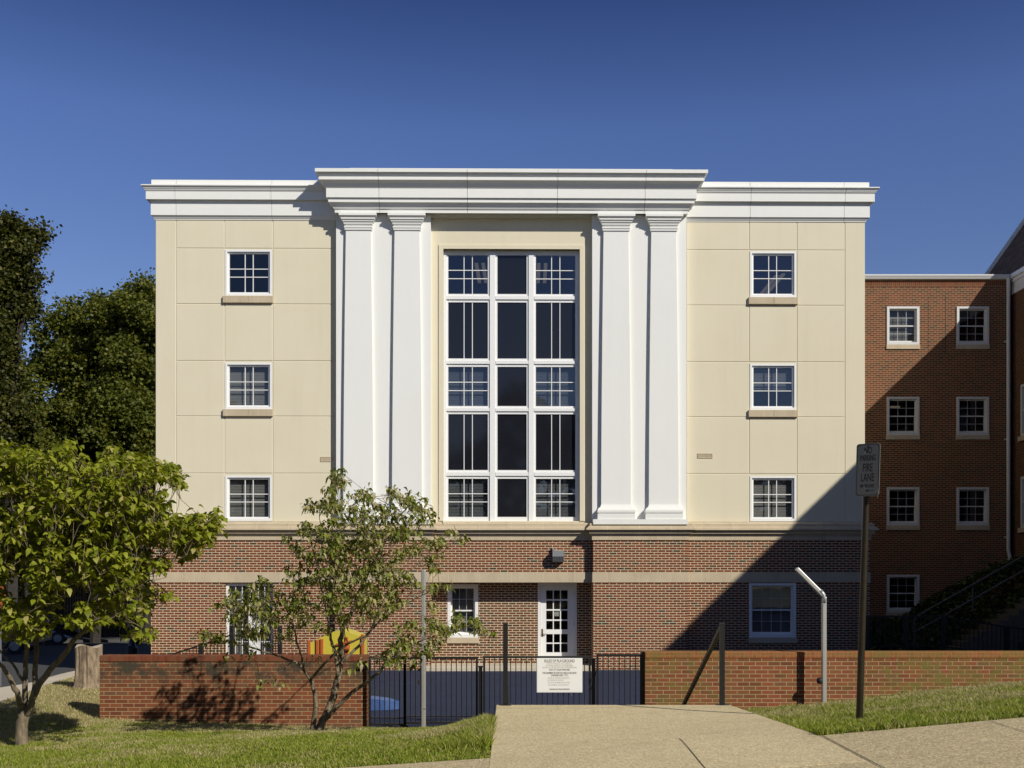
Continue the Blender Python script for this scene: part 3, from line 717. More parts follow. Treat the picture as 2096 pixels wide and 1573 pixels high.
# ground floor window (right), door with sidelight (left), recess window, entry door
def sash_window(parent, x0, x1, z0, z1, y, nc, fr='frame', gl='glass', blind=0, sill=True, fw=.075, sillm='lime', lights=2, rev=.1, blindm='blind'):
    mb = MB(); rect_frame(mb, x0, x1, z0, z1, y+rev-.10, y+rev+.08, fw, fw, fw*.9, fw)
    a, b, c, d = x0+fw, x1-fw, z0+fw, z1-fw*.9; zm = (c+d)/2
    rect_frame(mb, a, b, zm-.02, d, y+rev+.0, y+rev+.05, .04, .04, .04, .04)
    rect_frame(mb, a, b, c, zm+.02, y+rev+.03, y+rev+.078, .045, .045, .04, .07)
    wn_ = mb.build('window', M[fr], parent)
    mb = MB(); mb.box(a+.035, b-.035, y+rev+.026, y+rev+.030, zm+.01, d-.03); mb.box(a+.04, b-.04, y+rev+.052, y+rev+.056, c+.06, zm)
    mb.build('pane', M[gl], wn_)
    mb = MB(); t_ = .015
    for k, (za, zb, yy) in enumerate(((zm+.02, d-.04, y+rev+.012), (c+.07, zm-.02, y+rev+.040))):
        for i in range(1, nc): xx = a+.04 + (b-a-.08)*i/nc; mb.box(xx-t_/2, xx+t_/2, yy, yy+.0105, za, zb)
        for i in range(1, lights): zz = za + (zb-za)*i/lights; mb.box(a+.04, b-.04, yy-.001, yy+.011, zz-t_/2, zz+t_/2)
    mb.build('muntins', M['grille'], wn_)
    if sill: mb = MB(); mb.cbox(x0-.02, x1+.02, y-.05, y+.12, z0-.15, z0-.003, .006); mb.build('sill', M[sillm], wn_)
    if blind: mb = MB(); slats(mb, a, b, d-(d-c)*blind, d, y+rev+.14); mb.build('blind', M[blindm], wn_)
    return wn_
sash_window(B, gx0+.003, gx1-.003, gz0+.002, gz1-.002, -.1, 4, blind=1.0, blindm='grey')
sash_window(B, qx0+.003, qx1-.003, qz0+.002, qz1-.002, RD, 3, blind=1.0, fw=.09, blindm='grey')
# left door unit
mb = MB(); y = -.02; a, b = -gx1+.003, -gx0-.003; zt = gz1-.002; zb = fz(1361, .1)
rect_frame(mb, a, b, zb, zt, y, y+.15, .075); xm = a + (b-a)*.50
mb.cbox(xm-.04, xm+.04, y+.004, y+.14, zb+.07, zt-.07, .003); zm = fz(1288, .1)
mb.cbox(a+.07, xm-.04, y+.006, y+.10, zb+.07, zb+.25, .003); mb.cbox(xm+.04, b-.07, y+.03, y+.10, zb+.02, zb+.22, .004); zm = zb+.24
for (p, q) in ((a+.075, xm-.04), (xm+.04, b-.075)):
    for i in range(1, 3): xx = p+(q-p)*i/3; mb.box(xx-.008, xx+.008, y+.04, y+.055, zm, zt-.07)
    for i in range(1, 5): zz = zm+(zt-.07-zm)*i/5; mb.box(p, q, y+.0385, y+.056, zz-.008, zz+.008)
dl = mb.build('door', M['frame'], B)
mb = MB(); mb.box(a+.07, b-.07, y+.06, y+.066, zm-.02, zt-.06); mb.build('pane', M['glass'], dl)
mb = MB(); slats(mb, a+.07, b-.07, zm, zt-.06, y+.16); mb.build('blind', M['blind'], dl)
# entry door in the recess
mb = MB(); y = RD; zb = -.76; zt = dz1-.004
rect_frame(mb, dx0+.003, dx1-.003, zb, zt, y+.0, y+.16, .07, .07, .075, .0)
dfr = mb.build('door', M['frame'], B)
L0, L1 = dx0+.078, dx1-.078; g0, g1 = rx(1118.5), rx(1162.5)
zr = [(1209, 1227), (1230, 1247.5), (1250.5, 1268.5), (1271.5, 1289), (1298.5, 1316), (1318.5, 1336)]
mb = MB(); yl = y+.03
mb.cbox(L0, g0, yl, yl+.045, zb+.01, zt-.078, .003); mb.cbox(g1, L1, yl, yl+.045, zb+.01, zt-.078, .003)
zz = [(rz(b_), rz(a_)) for a_, b_ in zr]
edges = [zt-.078] + [v for q in zz for v in q[::-1]] + [zb+.01]
for i in range(0, 14, 2): mb.box(g0, g1, yl+.0008, yl+.045, edges[i+1], edges[i])
for i in (1, 2):
    xx = g0 + (g1-g0)*i/3
    for q in zz: mb.box(xx-.014, xx+.014, yl+.0016, yl+.045, q[0], q[1])
leaf = mb.build('door_leaf', M['frame'], dfr)
mb = MB(); mb.box(g0, g1, yl+.02, yl+.025, zz[-1][0], zz[0][1]); mb.build('pane', M['glass_wing'], dfr)
mb = MB(); hx = rx(1110.5); mb.cbox(hx-.025, hx+.025, yl-.012, yl, rz(1304), rz(1288), .003); mb.bar((hx, yl-.04, rz(1298)), (hx+.11, yl-.04, rz(1298.5)), .018); mb.bar((hx, yl-.045, rz(1298)), (hx, yl, rz(1298)), .02)
mb.build('handle', M['brass'], dfr)
for yy in (1216, 1277, 1335): mb = MB(); mb.box(L1-.006, L1+.012, yl-.01, yl, rz(yy+5), rz(yy-5)); mb.build('hinge', M['alu_dull'], dfr)
mb = MB(); nxq = g0 + (g1-g0)/3; mb.quad((nxq+.03, yl+.03, rz(1262)), (nxq+.19, yl+.03, rz(1262)), (nxq+.19, yl+.03, rz(1252)), (nxq+.02, yl+.03, rz(1253.5)))
mb.build('paper_notice', M['signwhite'], dfr)
# louvred vents and wall light
for px_, py_ in (((1428, 1459), (928.5, 938)), ((657, 681), (936, 946))):
    a, b = [(q - 1047)*Y0/F for q in px_]; z1_, z0_ = fz(py_[0]), fz(py_[1])
    mb = MB(); rect_frame(mb, a, b, z0_, z1_, -.03, 0, .014)
    for i in range(4): zq = z0_+.015+(z1_-z0_-.03)*i/4; mb.quad((a+.014, -.026, zq), (b-.014, -.026, zq), (b-.014, -.014, zq+.022), (a+.014, -.014, zq+.022))
    mb.build('vent', M['lime'], B)
lx0, lx1 = fx(1130.5-1047, .2), fx(1154-1047, .2); z1_, zm, z0_ = fz(1127, .2), fz(1139.5, .25), fz(1150, .25)
wl_ = None
mb = MB(); yb_ = -.062
mb.add([(lx0,yb_,z1_),(lx1,yb_,z1_),(lx1,-.33,z1_-.02),(lx0,-.33,z1_-.02),(lx0,yb_,zm),(lx1,yb_,zm),(lx1,-.33,zm),(lx0,-.33,zm)],
       [(0,1,2,3),(3,2,6,7),(1,5,6,2),(0,3,7,4),(4,7,6,5)])
mb.box(lx0-.0, lx0+.05, -.16, yb_, z1_, z1_+.07)
wl_ = mb.build('wall_light', M['grey'], B)
mb = MB(); mb.add([(lx0+.005,yb_,zm),(lx1-.005,yb_,zm),(lx1-.005,-.325,zm),(lx0+.005,-.325,zm),(lx0+.005,yb_,z0_-.02),(lx1-.005,yb_,z0_-.02),(lx1-.005,-.26,z0_),(lx0+.005,-.26,z0_)],
       [(3,2,6,7),(1,5,6,2),(0,3,7,4),(4,7,6,5)])
for i in range(7): xx = lx0+.02+(lx1-lx0-.04)*i/6; mb.bar((xx, -.335, zm), (xx, -.27, z0_), .008)
mb.build('refractor', M['alu_dull'], wl_)
# ------------------------------------------------------------------ brick link wing and the side wing at the right edge
Y2 = 36.4
W2 = empty('link_wing', (0, 0, 0), label='brown brick flat roofed wing set back on the right, crossed by a diagonal shadow', cat='building')
def x2(px): return X(px, Y2)
def z2(py): return Z(py, Y2)
wins = [(c, r) for c in ((1814.5, 1881.5), (1957.5, 2024)) for r in ((628, 706.5), (813, 891.5), (998, 1076.5))] + [((1814.5, 1881.5), (1177, 1254))]
hl = [(x2(c[0]), x2(c[1]), z2(r[1]), z2(r[0])) for c, r in wins]
mb = MB(); xr = 16.9; zt2 = z2(572)
mb.wall(5.0, xr, -1.6, zt2, Y2, hl, .3); mb.quad((5, Y2, zt2), (xr, Y2, zt2), (xr, Y2+10, zt2), (5, Y2+10, zt2))
mb.build('wall', M['brick_wing'], W2)
mb = MB()
for a in (x2(1900.5), x2(1935)): mb.box(a-.008, a+.008, Y2-.003, Y2+.002, z2(723), z2(608))
mb.build('control_joints', M['joint'], W2)
mb = MB(); mb.sweep([(5.0, Y2), (xr-.12, Y2)], [(-.2, z2(564)), (.16, z2(564.5)), (.16, z2(567)), (.14, z2(569)), (.11, z2(573)), (.02, z2(573.5)), (0, z2(574))]); mb.build('gutter', M['frame_wing'], W2)
mb = MB(); mb.box(5, xr, Y2-.012, Y2, z2(587), z2(574)); mb.build('soldier_course', M['soldier'], W2)
mb = MB(); mb.box(5, xr-.1, Y2+3.0, Y2+3.2, -1.5, zt2-.1)
for zz_ in (z2(920), z2(735), z2(1105), zt2-.1): mb.box(5, xr-.1, Y2+.31, Y2+3.0, zz_-.1, zz_)
mb.build('interior', M['room'], W2)
for i, h in enumerate(hl): sash_window(W2, h[0]+.003, h[1]-.003, h[2]+.002, h[3]-.002, Y2, 3, 'frame_wing', 'glass_wing', blind=1.0 if i in (0,) else 0, fw=.085, rev=.06)
mb = MB(); dxp = x2(2060.5)
for a_, b_ in ((1822, 1840), (1843, 1862)): t_ = MB(); t_.box(x2(a_), x2(b_), Y2+.9, Y2+1.0, z2(826), z2(823)); t_.build('ceiling_light', M['tube'], W2)
mb.tube([(dxp, Y2-.12, z2(572)), (dxp, Y2-.12, z2(1127)), (dxp+.03, Y2-.16, z2(1140)), (dxp+.05, Y2-.1, z2(1150))], .06, 10)
for yy in (700, 900, 1100): mb.box(dxp-.08, dxp+.08, Y2-.07, Y2, z2(yy)-.02, z2(yy)+.02)
mb.build('downspout', M['frame_wing'], W2)

XW = 17.0; ZE = 1.72 + 10.09; YN = 13.0
S2 = empty('side_wing', (XW, 25, 0), label='tall brick wing with white eave and dark shingle roof, at the right edge', cat='building')
def S(mb, name, mat, parent=None):
    for i, v in enumerate(mb.v): mb.v[i] = (v[0]-XW, v[1]-25, v[2])
    o = mb.build(name, mat, parent or S2); return o
mb = MB()
wz = [(8.02, 6.30), (4.95, 3.25)]; wy = []
yy = Y2 - 1.55
while yy > YN + 1: wy.append((yy, yy + 1.0)); yy -= 3.0
ys_ = sorted({YN, 44.0, *[v for q in wy for v in q]}); zs_ = sorted({-1.5, ZE, *[v for q in wz for v in q]})
for i in range(len(ys_)-1):
    for j in range(len(zs_)-1):
        cy, cz = (ys_[i]+ys_[i+1])/2, (zs_[j]+zs_[j+1])/2
        if any(a < cy < b for a, b in wy) and any(b < cz < a for a, b in wz): continue
        mb.quad((XW, ys_[i], zs_[j]), (XW, ys_[i+1], zs_[j]), (XW, ys_[i+1], zs_[j+1]), (XW, ys_[i], zs_[j+1]))
mb.quad((XW, YN, -1.5), (XW+14, YN, -1.5), (XW+14, YN, ZE), (XW, YN, ZE)); mb.quad((XW+14, YN, -1.5), (XW+14, 44, -1.5), (XW+14, 44, ZE), (XW+14, YN, ZE))
mb.quad((XW, 44, -1.5), (XW, 44, ZE), (XW+14, 44, ZE), (XW+14, 44, -1.5))
S(mb, 'wall', M['brick_side'])
for (a, b) in wy:
    for (zt_, zb_) in wz:
        mb = MB(); fw = .1
        mb.box(XW-.04, XW+.12, a, a+fw, zb_, zt_); mb.box(XW-.04, XW+.12, b-fw, b, zb_, zt_); mb.box(XW-.039, XW+.12, a+fw, b-fw, zt_-fw, zt_); mb.box(XW-.039, XW+.12, a+fw, b-fw, zb_, zb_+fw)
        mb.box(XW, XW+.06, a+fw, b-fw, (zt_+zb_)/2-.03, (zt_+zb_)/2+.03)
        wn_ = S(mb, 'window', M['frame_wing'])
        mb = MB(); mb.box(XW+.05, XW+.06, a+fw, b-fw, zb_+fw, zt_-fw); o = S(mb, 'pane', M['carglass'], wn_)
        mb = MB(); mb.box(XW-.10, XW+.05, a-.08, b+.08, zb_-.16, zb_-.002); S(mb, 'sill', M['lime'], wn_)
mb = MB(); mb.box(XW-.17, XW+.02, YN-.2, 44, ZE-.12, ZE+.02); mb.box(XW-.10, XW+.02, YN-.2, 44, ZE-.24, ZE-.12); mb.box(XW-.05, XW+.01, YN-.1, 44, ZE-.62, ZE-.24)
S(mb, 'eave', M['frame'])
YR = 34.5; yf = 39.3
mb = MB(); rp = 1.48
def roofq(y0, y1, p, h, mbx): 
    mbx.quad((XW-.17, y0, ZE+.022), (XW-.17, y1, ZE+.022), (XW+h/p, y1, ZE+h), (XW+h/p, y0, ZE+h))
roofq(YR, yf, rp, 6.0, mb)
mb.quad((XW-.17, YR, ZE+.02), (XW+6/rp, YR, ZE+6), (XW+12-6/rp, YR, ZE+6), (XW+14, YR, ZE+.02)); mb.quad((XW+6/rp, YR, ZE+6), (XW+6/rp, yf, ZE+6), (XW+10, yf, ZE+6), (XW+10, YR, ZE+6))
mb.quad((XW-.17, YN-.2, ZE+.021), (XW-.17, YR, ZE+.021), (XW+7, YR, ZE+2.6), (XW+7, YN-.2, ZE+2.6)); mb.quad((XW+7, YN-.2, ZE+2.6), (XW+7, YR, ZE+2.6), (XW+14.2, YR, ZE), (XW+14.2, YN-.2, ZE))
S(mb, 'roof', M['shingle'])
mb = MB(); mb.bar((XW-.2, yf+.05, ZE-.02), (XW+6/rp, yf+.05, ZE+6.03), .12, .22); S(mb, 'rake_board', M['frame'])

# ------------------------------------------------------------------ brick garden walls
def garden_wall(name, x0, x1, y, zt, zb, mw, mc, label):
    E = empty(name, ((x0+x1)/2, y, zb), label=label, cat='wall'); ox, oy, oz = E.location
    o = MB(); o.box(x0, x1, y, y+.3, zb, zt-.105); w_ = o.build('brickwork', mw, E); w_.location = (-ox, -oy, -oz)
    o = MB(); o.cbox(x0-.004, x1+.004, y-.004, y+.304, zt-.105, zt, .01); w_ = o.build('coping', mc, E); w_.location = (-ox, -oy, -oz)
    return E
YL = 18.2; YRW = 17.75
garden_wall('brick_wall', X(204, YL), X(751, YL), YL, Z(1342.5, YL), -1.3, M['wall_left'], M['cop_left'], 'low red brick wall with black mould stains, left of the gates behind the small tree')
garden_wall('brick_wall', X(1320.5, YRW), 17.0, YRW, Z(1335, YRW), -1.3, M['wall_right'], M['cop_right'], 'low orange red brick wall with green moss, right of the gates behind the grass bank')

# ------------------------------------------------------------------ gates
def gate(px0_, px1_, pytop, pybot, Yg, label, bars, frame_w=.035, extra=None, name='gate', post=None):
    x0, x1, zt_, zb_ = X(px0_, Yg), X(px1_, Yg), Z(pytop, Yg), Z(pybot, Yg)
    E = empty(name, ((x0+x1)/2, Yg, zb_), label=label, cat='gate', group='black iron playground gates'); L = (-(x0+x1)/2, -Yg, -zb_)
    mb = MB(); h = frame_w/2
    mb.box(x0-h, x0+h, Yg-h, Yg+h, zb_, zt_+h); mb.box(x1-h, x1+h, Yg-h, Yg+h, zb_, zt_+h)
    mb.box(x0+h, x1-h, Yg-h+.001, Yg+h-.001, zt_-h, zt_+h); mb.box(x0+h, x1-h, Yg-h+.001, Yg+h-.001, zb_+.02, zb_+.05); mb.box(x0+h, x1-h, Yg-.010, Yg+.010, zb_+.13, zb_+.15)
    fr = mb.build('frame', M['black'], E, loc=L)
    n = max(2, int(round((x1-x0)/bars)))
    for i in range(1, n):
        xx = x0+(x1-x0)*i/n; mb = MB(); mb.box(xx-.0075, xx+.0075, Yg-.0075, Yg+.0075, zb_+.03, zt_); mb.build('bar', M['black'], E, loc=L)
    return E, L
E, L = gate(757, 828, 1347.5, 1487, 18.1, 'left leaf of the black iron double gate beside the brick wall with mould stains', .087)
mb = MB(); mb.box(X(827,18.1)-.07, X(827,18.1)+.07, 18.06, 18.14, Z(1486.5,18.1)-.02, Z(1484,18.1)); mb.build('drop_bolt', M['black'], E, loc=L)
mb = MB(); mb.box(X(733,18.1), X(750.5,18.1), 18.15, 18.198, Z(1370,18.1), Z(1361,18.1)); mb.bar((X(750,18.1), 18.17, Z(1364.5,18.1)), (X(757,18.1), 18.12, Z(1364.5,18.1)), .02); mb.build('hinge', M['black'], E, loc=L)
gate(829.5, 976, 1347, 1484, 18.1, 'right leaf of the black iron double gate, behind the silver pole', .087)
E, L = gate(991, 1207, 1345.5, 1496, 18.0, 'wide black iron gate that carries the white rules sign', .087)
mb = MB(); xx = X(1209, 18.0); mb.box(xx-.01, xx+.06, 17.95, 18.03, Z(1397,18), Z(1388,18)); mb.tube([(X(1222,18), 17.97, Z(1368,18)), (xx+.05, 17.96, Z(1392,18)), (xx, 17.96, Z(1412,18))], .008, 6)
mb.build('latch', M['black'], E, loc=L)
gate(1223, 1312, 1341.5, 1494, 17.9, 'narrow black iron gate next to the mossy brick wall', .087)
for px_, top, Yp, lb in ((983.5, 1366, 18.05, 'short black iron post in the gap between the double gate and the sign gate'), (1214.5, 1350, 18.0, 'black iron post between the sign gate and the narrow gate')):
    x = X(px_, Yp); E = MB(); zt_ = Z(top, Yp)
    E.box(x-.03, x+.03, Yp-.03, Yp+.03, -1.0, zt_); E.box(x-.04, x+.04, Yp-.04, Yp+.04, zt_, zt_+.02)
    tag(E.build('gate_post', M['black']), lb, 'post')
Yp = 17.9; x = X(1316.5, Yp); o = MB(); o.box(x-.035, x+.035, Yp-.035, Yp+.035, -1.0, Z(1336, Yp)); o.box(x-.045, x+.045, Yp-.045, Yp+.045, Z(1336, Yp), Z(1334, Yp))
tag(o.build('gate_post', M['black']), 'black iron post against the end of the mossy brick wall', 'post')

# ------------------------------------------------------------------ text
def text(body, size, x, y, z, mat, parent, align='CENTER', rot=(R(90), 0, 0), sx=1.0, name='lettering', bold=0.0):
    c = bpy.data.curves.new(name, 'FONT'); c.body = body; c.size = size; c.align_x = align; c.align_y = 'CENTER'
    c.extrude = 0.0008; c.offset = bold; c.materials.append(mat)
    o = bpy.data.objects.new(name, c); C.objects.link(o); bpy.context.view_layer.update()
    me = bpy.data.meshes.new_from_object(o.evaluated_get(bpy.context.evaluated_depsgraph_get())); bpy.data.objects.remove(o)
    if not me.materials: me.materials.append(mat)
    o = bpy.data.objects.new(name, me); C.objects.link(o); o.parent = parent
    o.location = (x, y, z); o.rotation_euler = rot; o.scale = (sx, 1, 1); return o
# rules sign on the gate
Ys = 17.955; x0, x1, z1_, z0_ = X(1098.5, Ys), X(1192, Ys), Z(1347.5, Ys), Z(1418, Ys)
E = empty('rules_sign', ((x0+x1)/2, Ys, z0_), label='white board headed RULES OF PLAYGROUND hung on the wide gate', cat='sign'); L = (-(x0+x1)/2, -Ys, -z0_)
mb = MB(); mb.cbox(x0, x1, Ys-.012, Ys+.01, z0_, z1_, .003); mb.build('board', M['frame'], E, loc=L)
mb = MB(); mb.box(x0+.012, x1-.012, Ys-.0135, Ys-.011, z0_+.012, z1_-.012); mb.build('face', M['signwhite'], E, loc=L)
lines = [("RULES OF PLAYGROUND", 1353.5, 6.4, 0, 'ink_soft', 65), ("FOLLOW THE RULES - PLAY CAREFULLY", 1359.0, 3.0, 0, 'ink_faint', 57), ("PLAY AREA IS HERE FOR YOUR ENJOYMENT", 1362.8, 3.0, 0, 'ink_faint', 63),
  ("THE AREA IS TO BE USED WITH ADULT SUPERVISION ONLY", 1366.6, 3.0, 0, 'ink_faint', 82), ("PLAY AT YOUR OWN RISK", 1371.5, 4.0, 0, 'ink_soft', 46), ("THE EQUIPMENT IN THIS PLAY AREA IS FOR USE BY", 1378.0, 4.0, 0, 'ink_soft', 85),
  ("CHILDREN AGES 1 TO 2", 1382.8, 4.0, 0, 'ink_soft', 41), ("NO USE OF EQUIPMENT WHEN WET", 1388.2, 2.8, -2, 'ink_faint', 46), ("NO PUSHING OR FIGHTING", 1392.6, 2.8, -8, 'ink_faint', 35),
  ("NO FOOD OR DRINK ON PLAY AREA", 1397.6, 2.8, -1, 'ink_faint', 48), ("NO CLIMBING - NO ROUGH PLAY", 1402.4, 2.8, -2, 'ink_faint', 46), ("PLEASE KEEP AWAY FROM OUTSIDE FENCE", 1411.3, 2.8, 0, 'ink_soft', 46)]
for body, py, hh, dx_, mt, wpx in lines:
    sz = hh/122.5*1.38; o = text(body, sz, dx_/122.5, -.0145, Z(py, Ys)-z0_, M[mt], E, bold=.0004 if mt == 'ink_soft' else 0)
    o.scale = ((wpx/122.5) / (len(body)*sz*0.62), 1, 1)
mb = MB(); mb.tube([(X(1169, Ys), Ys, z0_+.01), (X(1170, Ys), Ys, z0_-.05)], .004, 5); mb.build('wire_tie', M['alu_dull'], E, loc=L)

# no parking sign on its leaning bronze pole
Yn = 11.6; sc = F/Yn
bx, bz = X(1758.5, Yn), gz(X(1758.5, Yn), Yn) - .03
tx, tz = X(1776, Yn), Z(912, Yn)
E = empty('sign_post', (bx, Yn, bz), label='leaning dark bronze pole with two grey NO PARKING FIRE LANE signs on the right bank', cat='sign')
mb = MB(); mb.tube([(0, 0, 0), (tx-bx, 0.0, tz-bz)], [.037, .035], 16); mb.build('pole', M['bronze'], E, smooth=False)
def sign_plate(rz_, off, back):
    w, h, r_ = .275, .565, .03
    mb = MB(); pts = []
    for cx_, cz_, a0 in ((w/2-r_, h/2-r_, 0), (-w/2+r_, h/2-r_, 90), (-w/2+r_, -h/2+r_, 180), (w/2-r_, -h/2+r_, 270)):
        for k in range(6): a = R(a0 + 18*k); pts.append((cx_+r_*math.cos(a), cz_+r_*math.sin(a)))
    n = len(pts)
    mb.add([(p[0], -.003, p[1]) for p in pts] + [(p[0], .003, p[1]) for p in pts], [tuple(range(n))[::-1], tuple(range(n, 2*n))] + [(i, (i+1)%n, n+(i+1)%n, n+i) for i in range(n)])
    P = mb.build('sign_plate', M['signgrey'] if not back else M['alu_dull'], E)
    if not back:
        mb = MB(); k_ = .955; k2 = .92
        for i in range(n):
            a, b = pts[i], pts[(i+1)%n]
            def s_(p, k): return (p[0]*(1-(1-k)*h/w*.5) if 0 else math.copysign(max(abs(p[0])-(1-k)*.2, 0), p[0]), -.0042, math.copysign(abs(p[1])-(1-k)*.2, p[1]))
            mb.quad(s_(a, k_), s_(b, k_), s_(b, k2), s_(a, k2))
        mb.build('border', M['ink'], P)
        for body, zz_, sz, sx_ in (("NO", .205, .095, .62), ("PARKING", .125, .088, .50), ("FIRE", .02, .125, .52), ("LANE", -.085, .125, .52), ("EM VEH EXIT", -.175, .048, .62)):
            text(body, sz, 0, -.0045, zz_, M['ink'], P, sx=sx_, bold=.0008)
        mb = MB(); mb.lathe(0, 0, [(.011, 0), (.011, .004)], 10)
        for q in ((0, .25), (0, -.225)):
            b_ = MB(); b_.v = [(v[0]+q[0], -.004-v[2], v[1]+q[1]) for v in mb.v]; b_.f = mb.f[:]; b_.m = mb.m[:]; b_.build('bolt', M['rubber'], P)
        text("<->", .05, .05, -.0045, -.222, M['ink'], P, sx=1)
    P.location = off; P.rotation_euler = (0, R((tx-bx)/(tz-bz)*57.3), rz_)
    return P
zc = Z(963.5, Yn) - bz; lean = (tx-bx)/(tz-bz)
sign_plate(R(-47), (lean*zc-.012, -.066, zc), False)
sign_plate(R(72), (lean*zc+.112, -.02, zc-.01), True)
mb = MB(); mb.box(-.04, .04, -.05, .04, zc-.2, zc-.17); mb.box(-.04, .04, -.05, .04, zc+.17, zc+.2)
br = mb.build('bracket', M['alu_dull'], E); br.location = (lean*zc, 0, 0)

# ------------------------------------------------------------------ handrail posts at the head of the steps
Yh = 14.0
def rail(px_, label, rx_off):
    x = X(px_, Yh); zt_ = Z(1276, Yh)
    E = empty('stair_handrail', (x, Yh, 0), label=label, cat='handrail', group='black handrails of the steps')
    mb = MB(); mb.box(-.031, .031, -.031, .031, -.1, zt_-.01); mb.box(-.034, .034, -.034, .034, zt_-.01, zt_); mb.build('post', M['darkpost'], E)
    mb = MB(); mb.box(-.075, .075, -.075, .075, .012, .022); mb.build('base_plate', M['darkpost'], E)
    mb = MB(); mb.bar((rx_off, .03, zt_-.05), (rx_off, 3.25, -.42), .05, .05); mb.build('rail', M['darkpost'], E)
    mb = MB(); mb.box(rx_off-.025, rx_off+.025, 3.2, 3.26, -.95, -.40); mb.build('post', M['darkpost'], E)
rail(1034.5, 'dark square post and sloping handrail on the left side of the steps', .0)
rail(1478, 'dark square post and sloping handrail on the right side of the steps', .0)

# silver poles
def silver(x, y, zb_, zt_, label, arm):
    E = empty('metal_pole', (x, y, zb_), label=label, cat='pole', group='silver metal poles'); zt_ -= zb_
    mb = MB(); mb.box(-.037, .037, -.037, .037, 0, zt_); 
    bm = bmesh.new(); me = bpy.data.meshes.new('shaft')
    o = mb.build('shaft', M['alu'], E); b_ = o.modifiers.new('b', 'BEVEL'); b_.width = .016; b_.segments = 3
    if arm:
        mb = MB(); mb.bar((-.0, 0, zt_+.01), (-.45, 0, zt_+.46), .074); o = mb.build('arm', M['alu'], E); b_ = o.modifiers.new('b', 'BEVEL'); b_.width = .016; b_.segments = 3
        mb = MB(); mb.tube([(.0,0,zt_-.10), (.0,0,zt_-.02), (-.02,0,zt_+.04), (-.07,0,zt_+.10)], .043, 12); mb.build('elbow', M['alu_dull'], E, smooth=True)
    return E
xp = X(1686.5, 17.45); E = silver(xp, 17.45, -.5, Z(1222, 17.45), 'square aluminium pole with angled arm in front of the mossy brick wall', True)
mb = MB(); mb.lathe(0, 0, [(.0, -.05), (.035, -.045), (.052, -.02), (.052, .03), (.03, .05), (0, .052)], 14); o = mb.build('lamp_knob', M['rubber'], E, smooth=True); o.location = (-.065, 0, Z(1394, 17.45)+.5)
xp = X(867, 17.7); E = silver(xp, 17.7, -.98, Z(1166, 17.7), 'straight silver pole rising in front of the double gate', False)
mb = MB(); mb.box(-.10, -.036, -.03, .03, 0, .07); o = mb.build('lock_box', M['rubber'], E); o.location = (0, 0, Z(1401, 17.7)+.98)
mb = MB(); mb.box(-.04, .04, -.04, .04, 0, .018); o = mb.build('collar', M['alu_dull'], E); o.location = (0, 0, Z(1452, 17.7)+.98)
mb = MB(); mb.box(-.04, .04, -.045, .0, 0, .05); o = mb.build('collar', M['alu_dull'], E); o.location = (.0, 0, Z(1307, 17.7)+.98)

# ------------------------------------------------------------------ playground things
Yb = 23.0; x0, x1 = X(627, Yb), X(748, Yb); zt_ = Z(1293, Yb)
E = empty('play_house', ((x0+x1)/2, Yb, -.88), label='yellow and orange plastic play house behind the stained brick wall', cat='play house'); ox = (x0+x1)/2; hw = (x1-x0)/2; zt_ += .88
mb = MB(); mb.add([(-hw+.08,0,0),(hw-.08,0,0),(hw-.08,0,zt_-.12),(.15,0,zt_+.02),(-.1,0,zt_-.02),(-hw+.08,0,zt_-.25),(-hw+.08,.9,0),(hw-.08,.9,0),(hw-.08,.9,zt_-.12),(.15,.9,zt_+.02),(-.1,.9,zt_-.02),(-hw+.08,.9,zt_-.25)],
  [(0,1,2,3,4,5),(11,10,9,8,7,6),(5,4,10,11),(4,3,9,10),(3,2,8,9),(2,1,7,8),(0,5,11,6)]); mb.build('body', M['yellow'], E)
mb = MB()
for a, h_ in ((-hw+.06, .12), (-hw+.24, .12), (-.30, .10), (hw-.40, .06), (hw-.06, .0)): mb.cbox(a-.035, a+.035, -.04, .0, 0, zt_-h_-.06, .012)
mb.build('post', M['orange'], E)
mb = MB(); mb.tube([(.12, -.05, zt_-.33), (.3, -.05, zt_-.36)], .07, 10); mb.bar((-.0, -.05, zt_-.28), (.35, -.05, zt_-.2), .035); mb.build('chute', M['orange'], E)
Ybl = 20.7; xa, xbb = X(700, Ybl), X(816, Ybl)
mb = MB(); vs = []
prof = [(xa, .0, .24), (X(760,Ybl), .0, .22), (X(790,Ybl), .0, .19), (X(803,Ybl), 0, .17), (X(817,Ybl), 0, .15)]
for (x_, a_, h_), wd in zip(prof, (.5, .5, .46, .32, .12)): vs += [(x_, -wd/2, 0), (x_, wd/2, 0), (x_, wd/2, h_), (x_, 0, h_-.05), (x_, -wd/2, h_)]
fs = [(i*5+k, i*5+(k+1)%5, (i+1)*5+(k+1)%5, (i+1)*5+k) for i in range(4) for k in range(5)] + [(0,1,2,3,4), (20,21,22,23,24)]
mb.add(vs, fs); o = mb.build('play_slide', M['blue']); o.location = (0, Ybl, -.878); tag(o, 'bright blue plastic slide end lying on the dark blue surface behind the double gate', 'slide')

